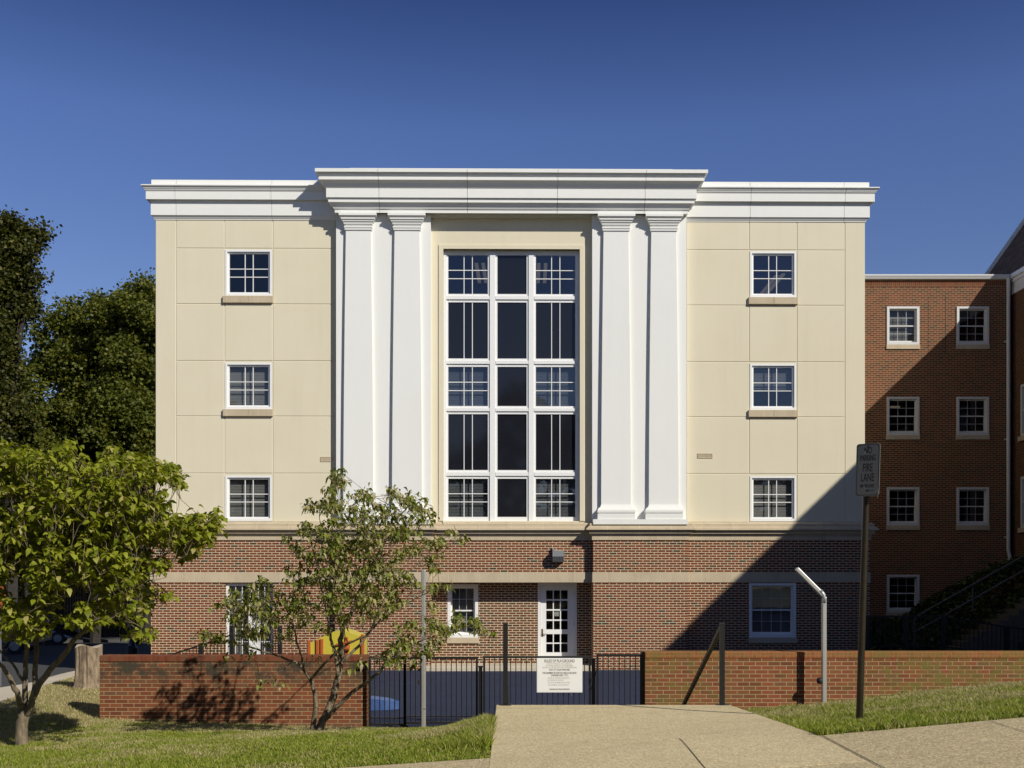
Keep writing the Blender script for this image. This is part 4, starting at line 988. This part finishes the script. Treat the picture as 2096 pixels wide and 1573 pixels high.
# ramp railings by the left door
def railing(xa, xbq, y, ztf, zb_, label, name='ramp_railing', mat='black', sp=.085, posts=(), cat='railing', group=None):
    E = empty(name, (xa, y, zb_), label=label, cat=cat, group=group)
    mb = MB(); n = max(2, int((xbq-xa)/sp)); pts = [(xa+(xbq-xa)*i/n) for i in range(n+1)]
    for i in range(n):
        a, b = pts[i], pts[i+1]; mb.bar((a-xa, 0, ztf(a)-zb_), (b-xa, 0, ztf(b)-zb_), .05, .04)
    mb.build('top_rail', M[mat], E)
    mb = MB()
    for i in range(n): mb.bar((pts[i]-xa, 0, ztf(pts[i])-.75-zb_), (pts[i+1]-xa, 0, ztf(pts[i+1])-.75-zb_), .03, .03)
    mb.build('bottom_rail', M[mat], E)
    for p in pts: 
        mb = MB(); mb.box(p-xa-.008, p-xa+.008, -.008, .008, ztf(p)-.78-zb_, ztf(p)-zb_); mb.build('bar', M[mat], E)
    for p in posts: mb = MB(); mb.box(p-xa-.05, p-xa+.05, -.045, .045, 0, ztf(p)-zb_+.03); mb.build('post', M[mat], E)
    return E
Yq = 26.6
def zt_r(x):
    px_ = PX + x*F/Yq; return Z(np.interp(px_, [340, 352, 460, 480, 600], [1344, 1340, 1305, 1297, 1297]), Yq)
railing(X(345, Yq), X(474, Yq), Yq, zt_r, -.88, 'sloping black ramp railing rising toward the left door', posts=(X(411, Yq), X(474, Yq)))
def zt_r2(x): return Z(1284, Yq+.9)
railing(X(474, Yq+.9), X(574, Yq+.9), Yq+.9, zt_r2, -.88, 'level black railing standing right in front of the left door', sp=.06, posts=(X(474, Yq+.9), X(525, Yq+.9), X(573, Yq+.9)))
mb = MB(); x0, x1 = X(510, Yq+.2), X(528, Yq+.2); mb.cbox(x0, x1, 0, .25, -.9, Z(1290, Yq+.2), .008)
for i in range(14): mb.box(x0-.004, x1+.004, -.004, .254, -.85+i*.1, -.85+i*.1+.085)
o = mb.build('ramp_pier', M['frame']); o.location = (0, Yq+.2, 0); tag(o, 'small white boarded pier beside the ramp railing near the left door', 'pier')

# ------------------------------------------------------------------ stairs, railings, ivy below the link wing
Yv = 34.2
E = empty('outdoor_stairs', (X(1880, Yv), Yv, -1.3), label='dark concrete outdoor stairs climbing right below the link wing', cat='stairs'); ox, oz = X(1880, Yv), -1.3
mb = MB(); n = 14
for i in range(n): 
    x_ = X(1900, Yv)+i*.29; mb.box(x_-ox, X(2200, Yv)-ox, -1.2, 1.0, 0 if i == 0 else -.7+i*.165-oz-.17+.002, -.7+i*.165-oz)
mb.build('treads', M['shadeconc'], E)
E = empty('stair_railing', (X(1872, Yv-1.3), Yv-1.3, -.9), label='pale two bar pipe railing along the outdoor stairs', cat='railing'); Yr = Yv-1.3
mb = MB(); 
def P3(px_, py_): return (X(px_, Yr)-X(1872, Yr), 0, Z(py_, Yr)+.9)
mb.tube([P3(1871, 1330), P3(1871, 1268), P3(1876, 1262), P3(2180, 1090)], .022, 8); mb.build('top_rail', M['piperail'], E)
mb = MB(); mb.tube([P3(1871, 1295), P3(2180, 1120)], .022, 8); mb.build('lower_rail', M['piperail'], E)
mb = MB(); mb.tube([P3(1991, 1198), P3(1991, 1250)], .022, 8); mb.tube([P3(2110, 1130), P3(2110, 1180)], .022, 8); mb.build('post', M['piperail'], E)
Yk = 27.0
def ztk(x): return Z(np.interp(PX + x*F/Yk, [1770, 1930, 2060, 2200], [1262, 1262, 1284, 1300]), Yk)
xs_f = X(1775, Yk)
railing(xs_f, X(2230, Yk), Yk, lambda x: ztk(x), -.9, 'black iron fence in deep shade below the link wing', name='iron_fence', sp=.11, posts=(xs_f, X(1855, Yk), X(1931, Yk), X(2060, Yk)), cat='fence')
def leaf_cloud(P, size, mat, name, parent=None, flat=0.35, nv=4, updir=None):
    """small folded leaf-like diamonds scattered at the points P"""
    n = len(P); d = rng.normal(size=(n, 3)); d[:, 2] = d[:, 2]*flat - .25; d /= np.linalg.norm(d, axis=1)[:, None]
    r = rng.normal(size=(n, 3)); s_ = np.cross(d, r); s_ /= np.linalg.norm(s_, axis=1)[:, None]
    L_ = (size*(.6+.8*rng.random(n)))[:, None]; W_ = L_*(.32+.2*rng.random(n))[:, None]
    nn = np.cross(d, s_); fold = nn*W_*.35
    V = np.stack([P, P+d*L_*.45+s_*W_+fold, P+d*L_, P+d*L_*.45-s_*W_+fold], 1).reshape(-1, 3)
    idx = np.arange(n)[:, None]*4; Fc = np.concatenate([idx+np.array([0,1,2]), idx+np.array([0,2,3])], 0)
    return np_mesh(name, V, Fc, mat, parent)
n = 9000; px_ = rng.uniform(1775, 2150, n); top = np.interp(px_, [1775, 1850, 1880, 1960, 2050, 2150], [1268, 1262, 1238, 1195, 1150, 1120])
py_ = top + rng.random(n)**1.5*(1335-top); yy_ = 35.2 - (py_-top)/200*2.2 + rng.normal(0, .15, n)
P = np.stack([(px_-PX)*yy_/F, yy_, HC+(PY-py_)*yy_/F], 1)
tag(leaf_cloud(P, .13, M['ivy'], 'ivy'), 'dark ivy bank under the lowest window of the link wing', 'ivy', kind='stuff')
# ------------------------------------------------------------------ stump, lamp post, cars, fence, small sign
sx_, sy_ = -8.25, 21.0; zb_ = gz(sx_, sy_)-.12
E = empty('tree_stump', (sx_, sy_, zb_), label='grey barked cut tree stump behind the left end of the stained brick wall', cat='stump')
mb = MB(); n = 40; prof = [(.40, 0), (.335, .10), (.285, .22), (.26, .40), (.25, .60), (.245, .78), (.25, .92)]; vs = []
for r_, z_ in prof:
    for k in range(n):
        a = 2*math.pi*k/n; q = r_*(1+.05*math.sin(5*a+.4)+.035*math.sin(11*a+z_*3)+.02*math.sin(19*a)); vs.append((q*math.cos(a)+(-.03*z_), q*math.sin(a), z_+(.03*math.sin(a*3) if z_ > .9 else 0)))
fs = [(i*n+k, i*n+(k+1)%n, (i+1)*n+(k+1)%n, (i+1)*n+k) for i in range(len(prof)-1) for k in range(n)]
mb.add(vs, fs); mb.build('trunk', M['stump'], E)
mb = MB(); top_ = vs[-n:]; mb.add([(v[0], v[1], v[2]-.004) for v in top_]+[(0, 0, .90)], [(k, (k+1)%n, n) for k in range(n)]); mb.build('cut_face', M['stump_top'], E)

lx_, ly_ = X(270, 39), 39.0; zb_ = Z(1341, 39)
E = empty('street_lamp', (lx_, ly_, zb_), label='dark fluted lamp post by the street left of the building', cat='street lamp')
mb = MB(); mb.lathe(0, 0, [(.22, 0), (.22, .25), (.16, .3), (.13, .34), (.11, .5), (.075, .55), (.06, 3.3), (.09, 3.35)], 16); mb.build('pole', M['black'], E)
mb = MB(); mb.lathe(0, 0, [(.10, 3.35), (.19, 3.6), (.2, 3.9), (.1, 4.1), (.02, 4.2)], 12); mb.build('lantern', M['alu_dull'], E)

def car(x, y, z, rz_, label, sc_=1.0):
    E = empty('parked_car', (x, y, z), rz_, label=label, cat='car', group='dark cars parked along the far kerb')
    side = [(-2.3,.45),(-2.35,.8),(-2.25,1.05),(-2.1,1.12),(-1.75,1.62),(-1.4,1.72),(.3,1.72),(.75,1.62),(1.25,1.12),(2.0,.98),(2.3,.8),(2.35,.5),(2.25,.35),(-2.2,.35)]
    mb = MB(); n = len(side); wd = .92
    def yo(z_): return wd if z_ < 1.1 else wd-.20*(z_-1.1)/.6
    vs = [(a, -yo(b), b) for a, b in side]+[(a, yo(b), b) for a, b in side]
    mb.add(vs, [tuple(range(n)), tuple(range(n, 2*n))[::-1]]+[(i, n+i, n+(i+1)%n, (i+1)%n) for i in range(n)])
    bo = mb.build('body', M['carpaint'], E)
    mb = MB()
    for s in (-1, 1):
        for q in ([(-1.85,1.16),(-1.62,1.56),(-1.0,1.62),(-1.0,1.16)], [(-.93,1.16),(-.93,1.62),(.0,1.62),(.0,1.16)], [(.07,1.16),(.07,1.62),(.55,1.58),(1.0,1.16)]):
            mb.add([(a, s*(yo(b)+.006), b) for a, b in q], [(0,1,2,3) if s > 0 else (3,2,1,0)])
    mb.add([(.80,-.72,1.60),(.80,.72,1.60),(1.27,.86,1.14),(1.27,-.86,1.14)], [(0,1,2,3)])
    mb.build('side_windows', M['carglass'], E)
    for a in (-1.4, 1.42):
        for s in (-1, 1):
            t_ = MB(); t_.lathe(0, 0, [(.20, -.11), (.33, -.10), (.35, -.05), (.35, .05), (.33, .10), (.20, .11)], 24); 
            o = t_.build('wheel', M['rubber'], E); o.location = (a, s*.86, .35); o.rotation_euler = (R(90), 0, 0)
            r_ = MB(); r_.lathe(0, 0, [(.02, -.118), (.19, -.115), (.21, -.10), (.21, .10), (.19, .115), (.02, .118)], 20)
            r2 = r_.build('rim', M['alu_dull'], o)
    for s in (-1, 1):
        mb = MB(); mb.box(2.18, 2.36, s*.72-.16, s*.72+.16, .68, .84); mb.build('headlight', M['chrome'], E)
    mb = MB(); mb.box(2.25, 2.375, -.45, .45, .6, .74); mb.build('grille', M['alu_dull'], E)
    return E
car(X(60, 55), 55, road_z(55), R(18), 'black SUV parked on the far side of the street, half hidden by the left tree')
car(X(-30, 44), 44, road_z(44), R(8), 'black car nearest the left frame edge, in front of the SUV')
car(X(345, 66), 66, road_z(66), R(25), 'black car almost hidden behind the left corner of the building')
mb = MB(); af = math.atan(.55)
for i in range(230): mb.box(i*.15, i*.15+.143, 0, .03, 0, 3.6+.04*math.sin(i*1.7))
mb.box(0, 34.5, .03, .08, .5, .6); mb.box(0, 34.5, .03, .08, 2.8, 2.9)
o = mb.build('board_fence', M['fencewood']); o.location = (-44, 66-9.9, road_z(66)-.1); o.rotation_euler = (0, 0, af)
tag(o, 'tall weathered vertical board fence beyond the parked cars', 'fence')
Yo = 24.0; E = empty('street_sign', (X(1, Yo), Yo, -.8), label='small orange sign on a thin pale post at the left frame edge', cat='sign')
mb = MB(); mb.tube([(0, 0, 0), (0, 0, Z(1246, Yo)+.8)], .022, 8); mb.build('post', M['piperail'], E)
mb = MB(); mb.box(-.25, .1, -.02, .02, Z(1246, Yo)+.8, Z(1200, Yo)+.8); mb.build('plate', M['orange'], E)

# ------------------------------------------------------------------ grass blades
def blades(name, n, xr_, yr_, dens, hfun, label):
    x_ = rng.uniform(*xr_, n); y_ = rng.uniform(*yr_, n); keep = dens(x_, y_) > rng.random(n); x_, y_ = x_[keep], y_[keep]; n = len(x_)
    z_ = ground(x_, y_) - .005; h = hfun(x_, y_)*(.5+.8*rng.random(n)); a = rng.uniform(0, 2*np.pi, n); w_ = .0028+.0032*rng.random(n)
    lean_ = rng.uniform(.15, .9, n)*h; la = rng.uniform(0, 2*np.pi, n)
    P = np.stack([x_, y_, z_], 1); s_ = np.stack([np.cos(a), np.sin(a), 0*a], 1)*w_[:, None]
    lv = np.stack([np.cos(la)*lean_, np.sin(la)*lean_, h], 1)
    mid = P+lv*np.array([.35, .35, .6])
    V = np.stack([P-s_, P+s_, mid+s_*.8, mid-s_*.8, P+lv], 1).reshape(-1, 3); i = np.arange(n)[:, None]*5
    Fc = np.concatenate([i+np.array([0,1,2]), i+np.array([0,2,3]), i+np.array([3,2,4])], 0)
    return tag(np_mesh(name, V, Fc, M['grass']), label, 'grass', kind='stuff')
def in_view(x_, y_): return (np.abs(x_) < 0.49*y_+1.3)
clump = lambda x_, y_: .5+.5*np.sin(x_*3.1+1.7*np.sin(y_*2.3))*np.sin(y_*3.7+x_)
blades('grass', 330000, (-8.9, -.21), (9.96, 18.18), lambda x, y: in_view(x, y)*np.clip(14/y, 0, 1)**2*1.2, lambda x, y: .030+.020*clump(x*1.7, y*1.9)+.085*np.exp(-((x+.2)/.45)**2)*(y > 10.6)+.03*np.exp(-((y-18.18)/.12)**2), 'short patchy lawn grass left of the path')
blades('grass', 30000, (-9.6, -7.0), (18.2, 27), lambda x, y: (x > np.interp(y, [14,18.8,22.4,29], [-8.6,-8.96,-9.4,-9.85])).astype(float), lambda x, y: .045+0*x, 'grass strip round the tree stump')
blades('grass', 290000, (2.84, 10.2), (9.96, 17.72), lambda x, y: in_view(x, y)*1.0, lambda x, y: .045+.045*clump(x*2.3, y*2.1)**1.5+.03*np.exp(-((x-2.84)/.2)**2), 'longer clumpy grass on the bank right of the path')

# ------------------------------------------------------------------ dogwood trees
def dogwood_leaves(P, D, Ln, mat, name, parent, dr=0.0):
    n = len(P); D = D/np.linalg.norm(D, axis=1)[:, None]; up = np.tile(np.array([0, 0, 1.0]), (n, 1))
    S_ = np.cross(D, up); S_ /= np.linalg.norm(S_, axis=1)[:, None]+1e-6
    tw = rng.normal(0, .5, n)[:, None]; N_ = np.cross(S_, D); S_ = S_*np.cos(tw)+N_*np.sin(tw)
    droop = rng.uniform(.25+dr*.7, 1.1+dr*.6, n)[:, None]; Ln = Ln[:, None]; W_ = Ln*rng.uniform(.24-.06*dr, .34-.07*dr, n)[:, None]; cup = rng.uniform(-.1, .5, n)[:, None]
    def mid(t_): return P+D*Ln*t_*(1-.25*droop*t_)-up*Ln*droop*t_*t_*.8
    rows_ = []; rows_.append(mid(0.0))
    for t_, wf in ((.28, .85), (.55, 1.0), (.8, .55)):
        m = mid(t_); lift = up*W_*wf*cup
        rows_ += [m-S_*W_*wf+lift, m, m+S_*W_*wf+lift]
    rows_.append(mid(1.0))
    V = np.stack(rows_, 1).reshape(-1, 3); i = np.arange(n)[:, None]*11
    tri = [(0,2,1),(0,3,2),(1,2,5),(1,5,4),(2,3,6),(2,6,5),(4,5,8),(4,8,7),(5,6,9),(5,9,8),(7,8,10),(8,9,10)]
    Fc = np.concatenate([i+np.array(q) for q in tri], 0)
    return np_mesh(name, V, Fc, mat, parent)
def px3(px_, py_, Y): return Vector((X(px_, Y), Y, Z(py_, Y)))
def make_tree(name, label, Yt, base, stems, blobs, leafm, per, Lr, dspread, cx0, halfw, nleaf=(5, 8), ylean=0.0, dr=0.0, vsq=.9):
    bp = px3(base[0], base[1], Yt); E = empty(name, bp, label=label, cat='tree'); nodes = []
    mb = MB()
    for pts, r0, r1, dy0, dy1 in stems:
        n = len(pts); V = [px3(a, b, Yt)+Vector((0, (dy0+(dy1-dy0)*i/(n-1)), 0)) for i, (a, b) in enumerate(pts)]
        V = [Vector(((p.x)*(p.y/Yt), p.y, HC+(p.z-HC)*p.y/Yt)) for p in V]
        fine = []; 
        for i in range(n-1):
            for k in range(3): fine.append(V[i].lerp(V[i+1], k/3)+Vector((random.gauss(0, .006), random.gauss(0, .006), random.gauss(0, .004))))
        fine.append(V[-1]); rr = [r0+(r1-r0)*i/(len(fine)-1) for i in range(len(fine))]
        mb.tube([p-bp for p in fine], rr, 8); nodes += [(p, r) for p, r in zip(fine, rr)]
    mb.build('trunk', M['bark'], E, smooth=True)
    tw = MB(); LP = []; LD = []; LL = []
    A = np.array([tuple(p) for p, r in nodes])
    cl = []
    for (bx_, by_, br_) in blobs:
        k = max(1, int(round((br_/16)**2*per)))
        for _ in range(k):
            a = random.uniform(0, 2*math.pi); q = br_*math.sqrt(random.random())
            frac = max(-1, min(1, (bx_-cx0)/halfw)); sp_ = dspread*math.sqrt(max(.08, 1-frac*frac))
            Yc = Yt+ylean+random.uniform(-1, 1)*sp_; cl.append((px3(bx_+q*math.cos(a), by_+q*math.sin(a)*vsq, Yc)))
    hub = {}
    for c in cl:
        cv = np.array(c); dd = np.linalg.norm(A-cv+np.array([0, 0, .25]), axis=1); j = int(np.argmin(dd)); s0 = Vector(A[j])
        mid_ = s0.lerp(c, .5)+Vector((random.gauss(0, .05), random.gauss(0, .05), random.gauss(0, .03)-.02))
        tw.tube([s0-bp, mid_-bp, c-bp], [min(.008, .003+.003*dd[j]), .0032, .0016], 4, cap=False)
        A = np.vstack([A, np.array(mid_)[None], (cv*.6+np.array(mid_)*.4)[None]])
        m = random.randint(*nleaf); a0 = random.uniform(0, 6.28); out = Vector((c.x-bp.x, c.y-bp.y, 0)); out = out.normalized() if out.length > .01 else Vector((1, 0, 0))
        for k in range(m):
            a = a0+k*2.4; d = Vector((math.cos(a), math.sin(a), random.uniform(-.2, .35)))+out*.35
            LP.append(tuple(c+Vector((random.gauss(0, .035), random.gauss(0, .035), random.gauss(0, .03)))-bp)); LD.append(tuple(d)); LL.append(random.uniform(*Lr))
    tw.build('twigs', M['bark'], E)
    dogwood_leaves(np.array(LP), np.array(LD), np.array(LL), leafm, 'crown', E, dr)
    return E
st2 = [([(650,1499),(658,1482),(670,1460),(682,1425),(690,1395),(695,1370),(698,1340),(697,1310),(703,1285),(715,1262),(730,1230),(745,1190)], .062, .022, 0, .2),
 ([(638,1499),(645,1465),(647,1440),(643,1415),(636,1393)], .040, .030, -.05, -.15), ([(636,1393),(620,1368),(600,1354),(575,1345),(545,1335),(500,1322),(450,1312),(425,1308)], .024, .006, -.15, -.5),
 ([(622,1370),(617,1345),(608,1320),(604,1300),(598,1270),(580,1240),(520,1215),(480,1235)], .018, .005, -.15, -.7), ([(636,1393),(655,1368),(680,1343),(715,1318),(745,1303),(765,1285),(800,1240)], .022, .008, -.15, -.6),
 ([(692,1385),(688,1345),(682,1325),(678,1310),(673,1285),(668,1250),(660,1215),(650,1170),(640,1120),(630,1090)], .026, .006, 0, .5),
 ([(695,1365),(715,1340),(740,1318),(760,1290),(775,1250),(800,1200),(850,1160),(900,1115),(935,1100)], .024, .005, .05, .7),
 ([(670,1468),(690,1448),(710,1428),(735,1408),(755,1393),(775,1378),(790,1355),(808,1342),(835,1325),(880,1305),(940,1292),(995,1300)], .034, .005, 0, -.5),
 ([(668,1250),(690,1180),(700,1120),(697,1060),(692,990)], .014, .004, .2, .1), ([(730,1230),(760,1160),(790,1100),(815,1060),(840,1030)], .018, .004, .15, -.3),
 ([(745,1190),(745,1120),(742,1070),(745,1020)], .014, .004, .2, .6), ([(760,1285),(800,1255),(850,1225),(900,1200),(925,1198)], .012, .004, -.2, -.8),
 ([(650,1170),(660,1110),(655,1060),(650,1030)], .01, .004, .5, .2), ([(600,1354),(580,1372),(555,1385),(532,1395)], .007, .003, -.2, -.6)]
bl2 = [(690,964,12),(685,975,14),(480,1215,16),(505,1235,22),(475,1262,20),(510,1290,22),(540,1240,26),(692,982,20),(685,1000,20),(655,1030,28),(700,1035,30),(740,1010,22),(752,1020,18),(636,1040,14),(640,1022,12),(800,1005,16),(830,1022,30),(855,1030,22),(865,1050,22),(780,1050,34),(730,1062,38),(680,1085,40),(640,1085,26),(610,1118,18),(595,1100,12),(620,1140,20),(660,1130,40),(710,1120,44),(770,1100,44),(820,1080,40),(870,1068,16),(760,1150,44),(700,1170,44),(650,1180,34),(612,1190,24),(600,1165,16),(825,1130,22),(870,1118,26),(910,1105,20),(948,1102,14),(925,1090,14),(890,1140,20),(890,1158,14),(800,1180,38),(740,1210,42),(680,1230,38),(630,1230,32),(590,1230,28),(550,1215,22),(528,1190,18),(505,1210,20),(480,1235,16),(450,1237,13),(510,1250,24),(560,1260,32),(610,1265,28),(485,1270,16),(530,1290,22),(580,1295,18),(838,1200,18),(892,1200,14),(922,1197,12),(800,1230,30),(880,1238,16),(760,1255,28),(705,1270,20),(880,1270,18),(832,1282,24),(935,1268,20),(965,1278,22),(900,1288,30),(1005,1297,12),(985,1290,14),(890,1318,20),(838,1312,22),(820,1330,26),(870,1332,20),(800,1345,22),(850,1358,10),(778,1342,10),(430,1303,18),(412,1315,8),(465,1308,18),(510,1335,14),(467,1343,7),(655,1285,16),(530,1393,12),(556,1392,7),(580,1402,7),(640,1350,5),(740,1352,5),(722,1365,3),(806,1215,20),(555,1322,8)]
make_tree('dogwood_tree', 'slender dogwood with brownish green drooping leaves before the stained brick wall', 15.3, (650, 1499), st2, bl2, M['leaf2'], 4.0, (.055, .092), .9, 720, 300, (8, 12), -.8, .55, .6)
st1 = [([(45,1532),(44,1500),(46,1475),(48,1452)], .085, .072, 0, 0), ([(48,1455),(42,1440),(38,1427),(27,1400),(13,1378),(0,1360),(-20,1325),(-45,1270),(-60,1200)], .045, .012, 0, -.8),
 ([(50,1455),(51,1435),(51,1392),(54,1338),(54,1290),(50,1250),(45,1190),(60,1120),(70,1050),(80,980)], .043, .008, .03, .2), ([(46,1392),(27,1360),(0,1334),(-30,1300),(-50,1260)], .02, .008, 0, .7),
 ([(52,1465),(62,1450),(71,1419),(73,1378),(75,1311),(83,1284),(99,1250),(103,1228),(120,1170),(140,1100),(150,1020),(150,950)], .046, .008, 0, .6),
 ([(52,1466),(63,1445),(78,1403),(102,1373),(129,1343),(150,1311),(172,1292),(199,1239),(235,1190),(280,1160),(330,1140),(390,1100),(440,1055)], .05, .007, 0, -.5),
 ([(199,1239),(220,1160),(250,1090),(290,1010),(330,970)], .018, .005, -.25, .2), ([(103,1228),(160,1180),(210,1100),(230,1010),(235,940)], .016, .005, .3, -.5), ([(235,1190),(290,1180),(330,1200),(345,1220)], .01, .004, -.3, -.4),
 ([(172,1292),(230,1265),(270,1275),(300,1290)], .01, .004, -.2, -.6), ([(54,1300),(20,1230),(-10,1150),(-20,1050),(-10,960)], .018, .006, .1, -.6), ([(75,1311),(70,1250),(90,1150),(60,1040),(30,960)], .014, .005, .1, 1.0)]
poly = [(-90,960),(-40,925),(0,915),(60,918),(115,922),(135,902),(150,928),(200,945),(235,915),(255,932),(290,932),(300,952),(325,940),(338,958),(362,965),(372,985),(352,1005),(345,1032),(318,1045),(330,1060),(380,1052),(425,1032),(448,1045),(443,1088),(410,1108),(395,1135),(350,1146),(325,1165),(300,1195),(300,1225),(308,1240),(270,1262),(235,1262),(200,1272),(165,1262),(140,1245),(100,1250),(80,1262),(60,1275),(20,1270),(-90,1280)]
def inside(x, y, pg):
    c = False; j = len(pg)-1
    for i in range(len(pg)):
        if (pg[i][1] > y) != (pg[j][1] > y) and x < (pg[j][0]-pg[i][0])*(y-pg[i][1])/(pg[j][1]-pg[i][1])+pg[i][0]: c = not c
        j = i
    return c
bl1 = []
while len(bl1) < 660:
    a, b = random.uniform(-90, 450), random.uniform(900, 1290)
    if not inside(a, b, poly): continue
    if math.sin(a*.021+1.3)*math.sin(b*.047+a*.006) < -.55 and random.random() < .8: continue
    if b > 1190 and random.random() < .45: continue
    bl1.append((a, b, 12))
bl1 += [(135,905,8),(238,918,8),(320,1205,10),(343,1222,8),(330,1218,8),(290,1300,12),(275,1290,10),(305,1298,8),(262,1300,6),(60,1290,16),(90,1285,12),(40,1300,12),(75,1265,18),(170,1262,14),(150,1270,12),(120,1262,10),(185,1280,9),(10,1290,14),(40,1270,20),(285,1262,10),(248,1270,10)]
make_tree('dogwood_tree', 'full bright green dogwood with forked trunk at the left frame edge', 14.0, (45, 1532), st1, bl1, M['leaf1'], 8.5, (.082, .128), 1.5, 170, 290, (6, 9))

# ------------------------------------------------------------------ woodland behind, tree by tree
def far_tree(x, y, zb_, h, label, blobs3, n, size, mat, group='trees behind the street', tr=.3, name='broadleaf_tree', flat=.5):
    E = empty(name, (x, y, zb_), label=label, cat='tree', group=group)
    mb = MB(); mb.tube([(0, 0, -.3), (.1, 0, h*.3), (-.1, .1, h*.6), (.1, 0, h*.85)], [tr, tr*.8, tr*.5, tr*.15], 8)
    for q in blobs3[::2]: mb.tube([(0, 0, max(h*.2, q[2]*.55)), (q[0]*.5, q[1]*.5, q[2]*.85), (q[0], q[1], q[2])], [tr*.3, tr*.2, .03], 5)
    mb.build('trunk', M['bark_dark'], E)
    pts = []; vol = np.array([q[3]**2.2 for q in blobs3]); vol /= vol.sum()
    for q, f in zip(blobs3, vol):
        k = int(n*f); c = rng.normal(size=(max(6, int(q[3]**2*9)), 3)); c /= np.linalg.norm(c, axis=1)[:, None]
        c *= q[3]*(.35+.65*rng.random(len(c))**.5)[:, None]; c[:, 2] *= .75
        j = rng.integers(0, len(c), k); p = c[j]+rng.normal(0, .26, (k, 3)); pts.append(p+np.array(q[:3]))
    leaf_cloud(np.concatenate(pts), size, mat, 'crown', E, flat=flat)
    return E
def blob_rand(w_, d_, z0, z1, k, r0, r1, seed):
    r_ = random.Random(seed); out = []
    while len(out) < k:
        a, b, c = r_.uniform(-1, 1), r_.uniform(-1, 1), r_.uniform(-1, 1)
        if a*a+b*b+c*c > 1: continue
        out.append((a*w_, b*d_, (z0+z1)/2+c*(z1-z0)/2, r_.uniform(r0, r1)))
    return out
def zs(py, Y, zb_): return Z(py, Y)-zb_
# tall dark tree at the left frame edge
Yt = 50; zb_ = -1.9; s_ = F/Yt
bb = [( (px_-28)/s_, dy, zs(py_, Yt, zb_), r_) for px_, py_, dy, r_ in ((20,455,0,.6),(35,475,.5,.8),(5,480,-.5,1.0),(-15,520,.5,1.4),(40,500,0,.9),(75,488,0,.5),(95,478,0,.35),(55,520,-.5,.7),(15,540,0,1.1),(45,555,.5,.8),(68,570,0,.5),(80,580,0,.3),(20,600,0,1.0),(-10,600,1,1.6),(50,622,0,.5),(5,660,0,1.0),(25,690,0,.6),(-15,700,0,1.6),(10,740,0,1.1),(-40,480,0,1.5),(-40,640,0,1.8),(-60,560,0,2),(-40,780,0,2),(-60,860,0,2.2),(0,860,0,1.8))]
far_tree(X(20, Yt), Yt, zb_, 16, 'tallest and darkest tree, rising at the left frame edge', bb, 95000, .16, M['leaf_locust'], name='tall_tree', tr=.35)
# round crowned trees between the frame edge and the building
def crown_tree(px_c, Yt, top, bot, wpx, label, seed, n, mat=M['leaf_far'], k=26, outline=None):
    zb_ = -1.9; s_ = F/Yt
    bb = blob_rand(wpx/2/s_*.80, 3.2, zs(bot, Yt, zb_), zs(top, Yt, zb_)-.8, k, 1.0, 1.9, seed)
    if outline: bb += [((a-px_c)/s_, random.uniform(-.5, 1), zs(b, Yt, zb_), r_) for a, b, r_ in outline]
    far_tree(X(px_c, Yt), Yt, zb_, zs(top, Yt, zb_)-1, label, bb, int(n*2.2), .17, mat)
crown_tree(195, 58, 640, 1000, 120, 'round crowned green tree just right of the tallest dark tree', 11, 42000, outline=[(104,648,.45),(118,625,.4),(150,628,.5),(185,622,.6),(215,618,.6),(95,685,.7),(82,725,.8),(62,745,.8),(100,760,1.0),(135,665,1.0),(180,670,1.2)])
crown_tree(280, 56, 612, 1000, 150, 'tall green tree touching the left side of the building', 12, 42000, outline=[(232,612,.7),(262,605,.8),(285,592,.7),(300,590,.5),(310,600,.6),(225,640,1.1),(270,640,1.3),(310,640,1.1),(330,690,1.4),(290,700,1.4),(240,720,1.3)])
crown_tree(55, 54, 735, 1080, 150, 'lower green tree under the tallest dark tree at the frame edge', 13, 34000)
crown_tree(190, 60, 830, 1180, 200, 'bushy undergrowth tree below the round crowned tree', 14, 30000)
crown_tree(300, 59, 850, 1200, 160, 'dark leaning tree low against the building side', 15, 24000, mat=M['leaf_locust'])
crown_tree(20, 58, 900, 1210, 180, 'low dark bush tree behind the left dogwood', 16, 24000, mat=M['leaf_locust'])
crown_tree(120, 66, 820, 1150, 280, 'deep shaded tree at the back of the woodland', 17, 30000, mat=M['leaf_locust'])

# tree line on the far side of the street behind the photographer (it shows only as the dark band mirrored in the panes)
n = 26000; x_ = rng.uniform(-75, 75, n); top = 12.5+2.2*np.sin(x_*.21)+1.6*np.sin(x_*.53+1)+.8*np.sin(x_*1.3)
P = np.stack([x_, -20+rng.normal(0, 1.6, n), rng.random(n)**.8*top], 1)
tag(leaf_cloud(P, .9, M['leaf_locust'], 'woodland'), 'dark tree line mirrored in the window panes', 'trees', kind='stuff')
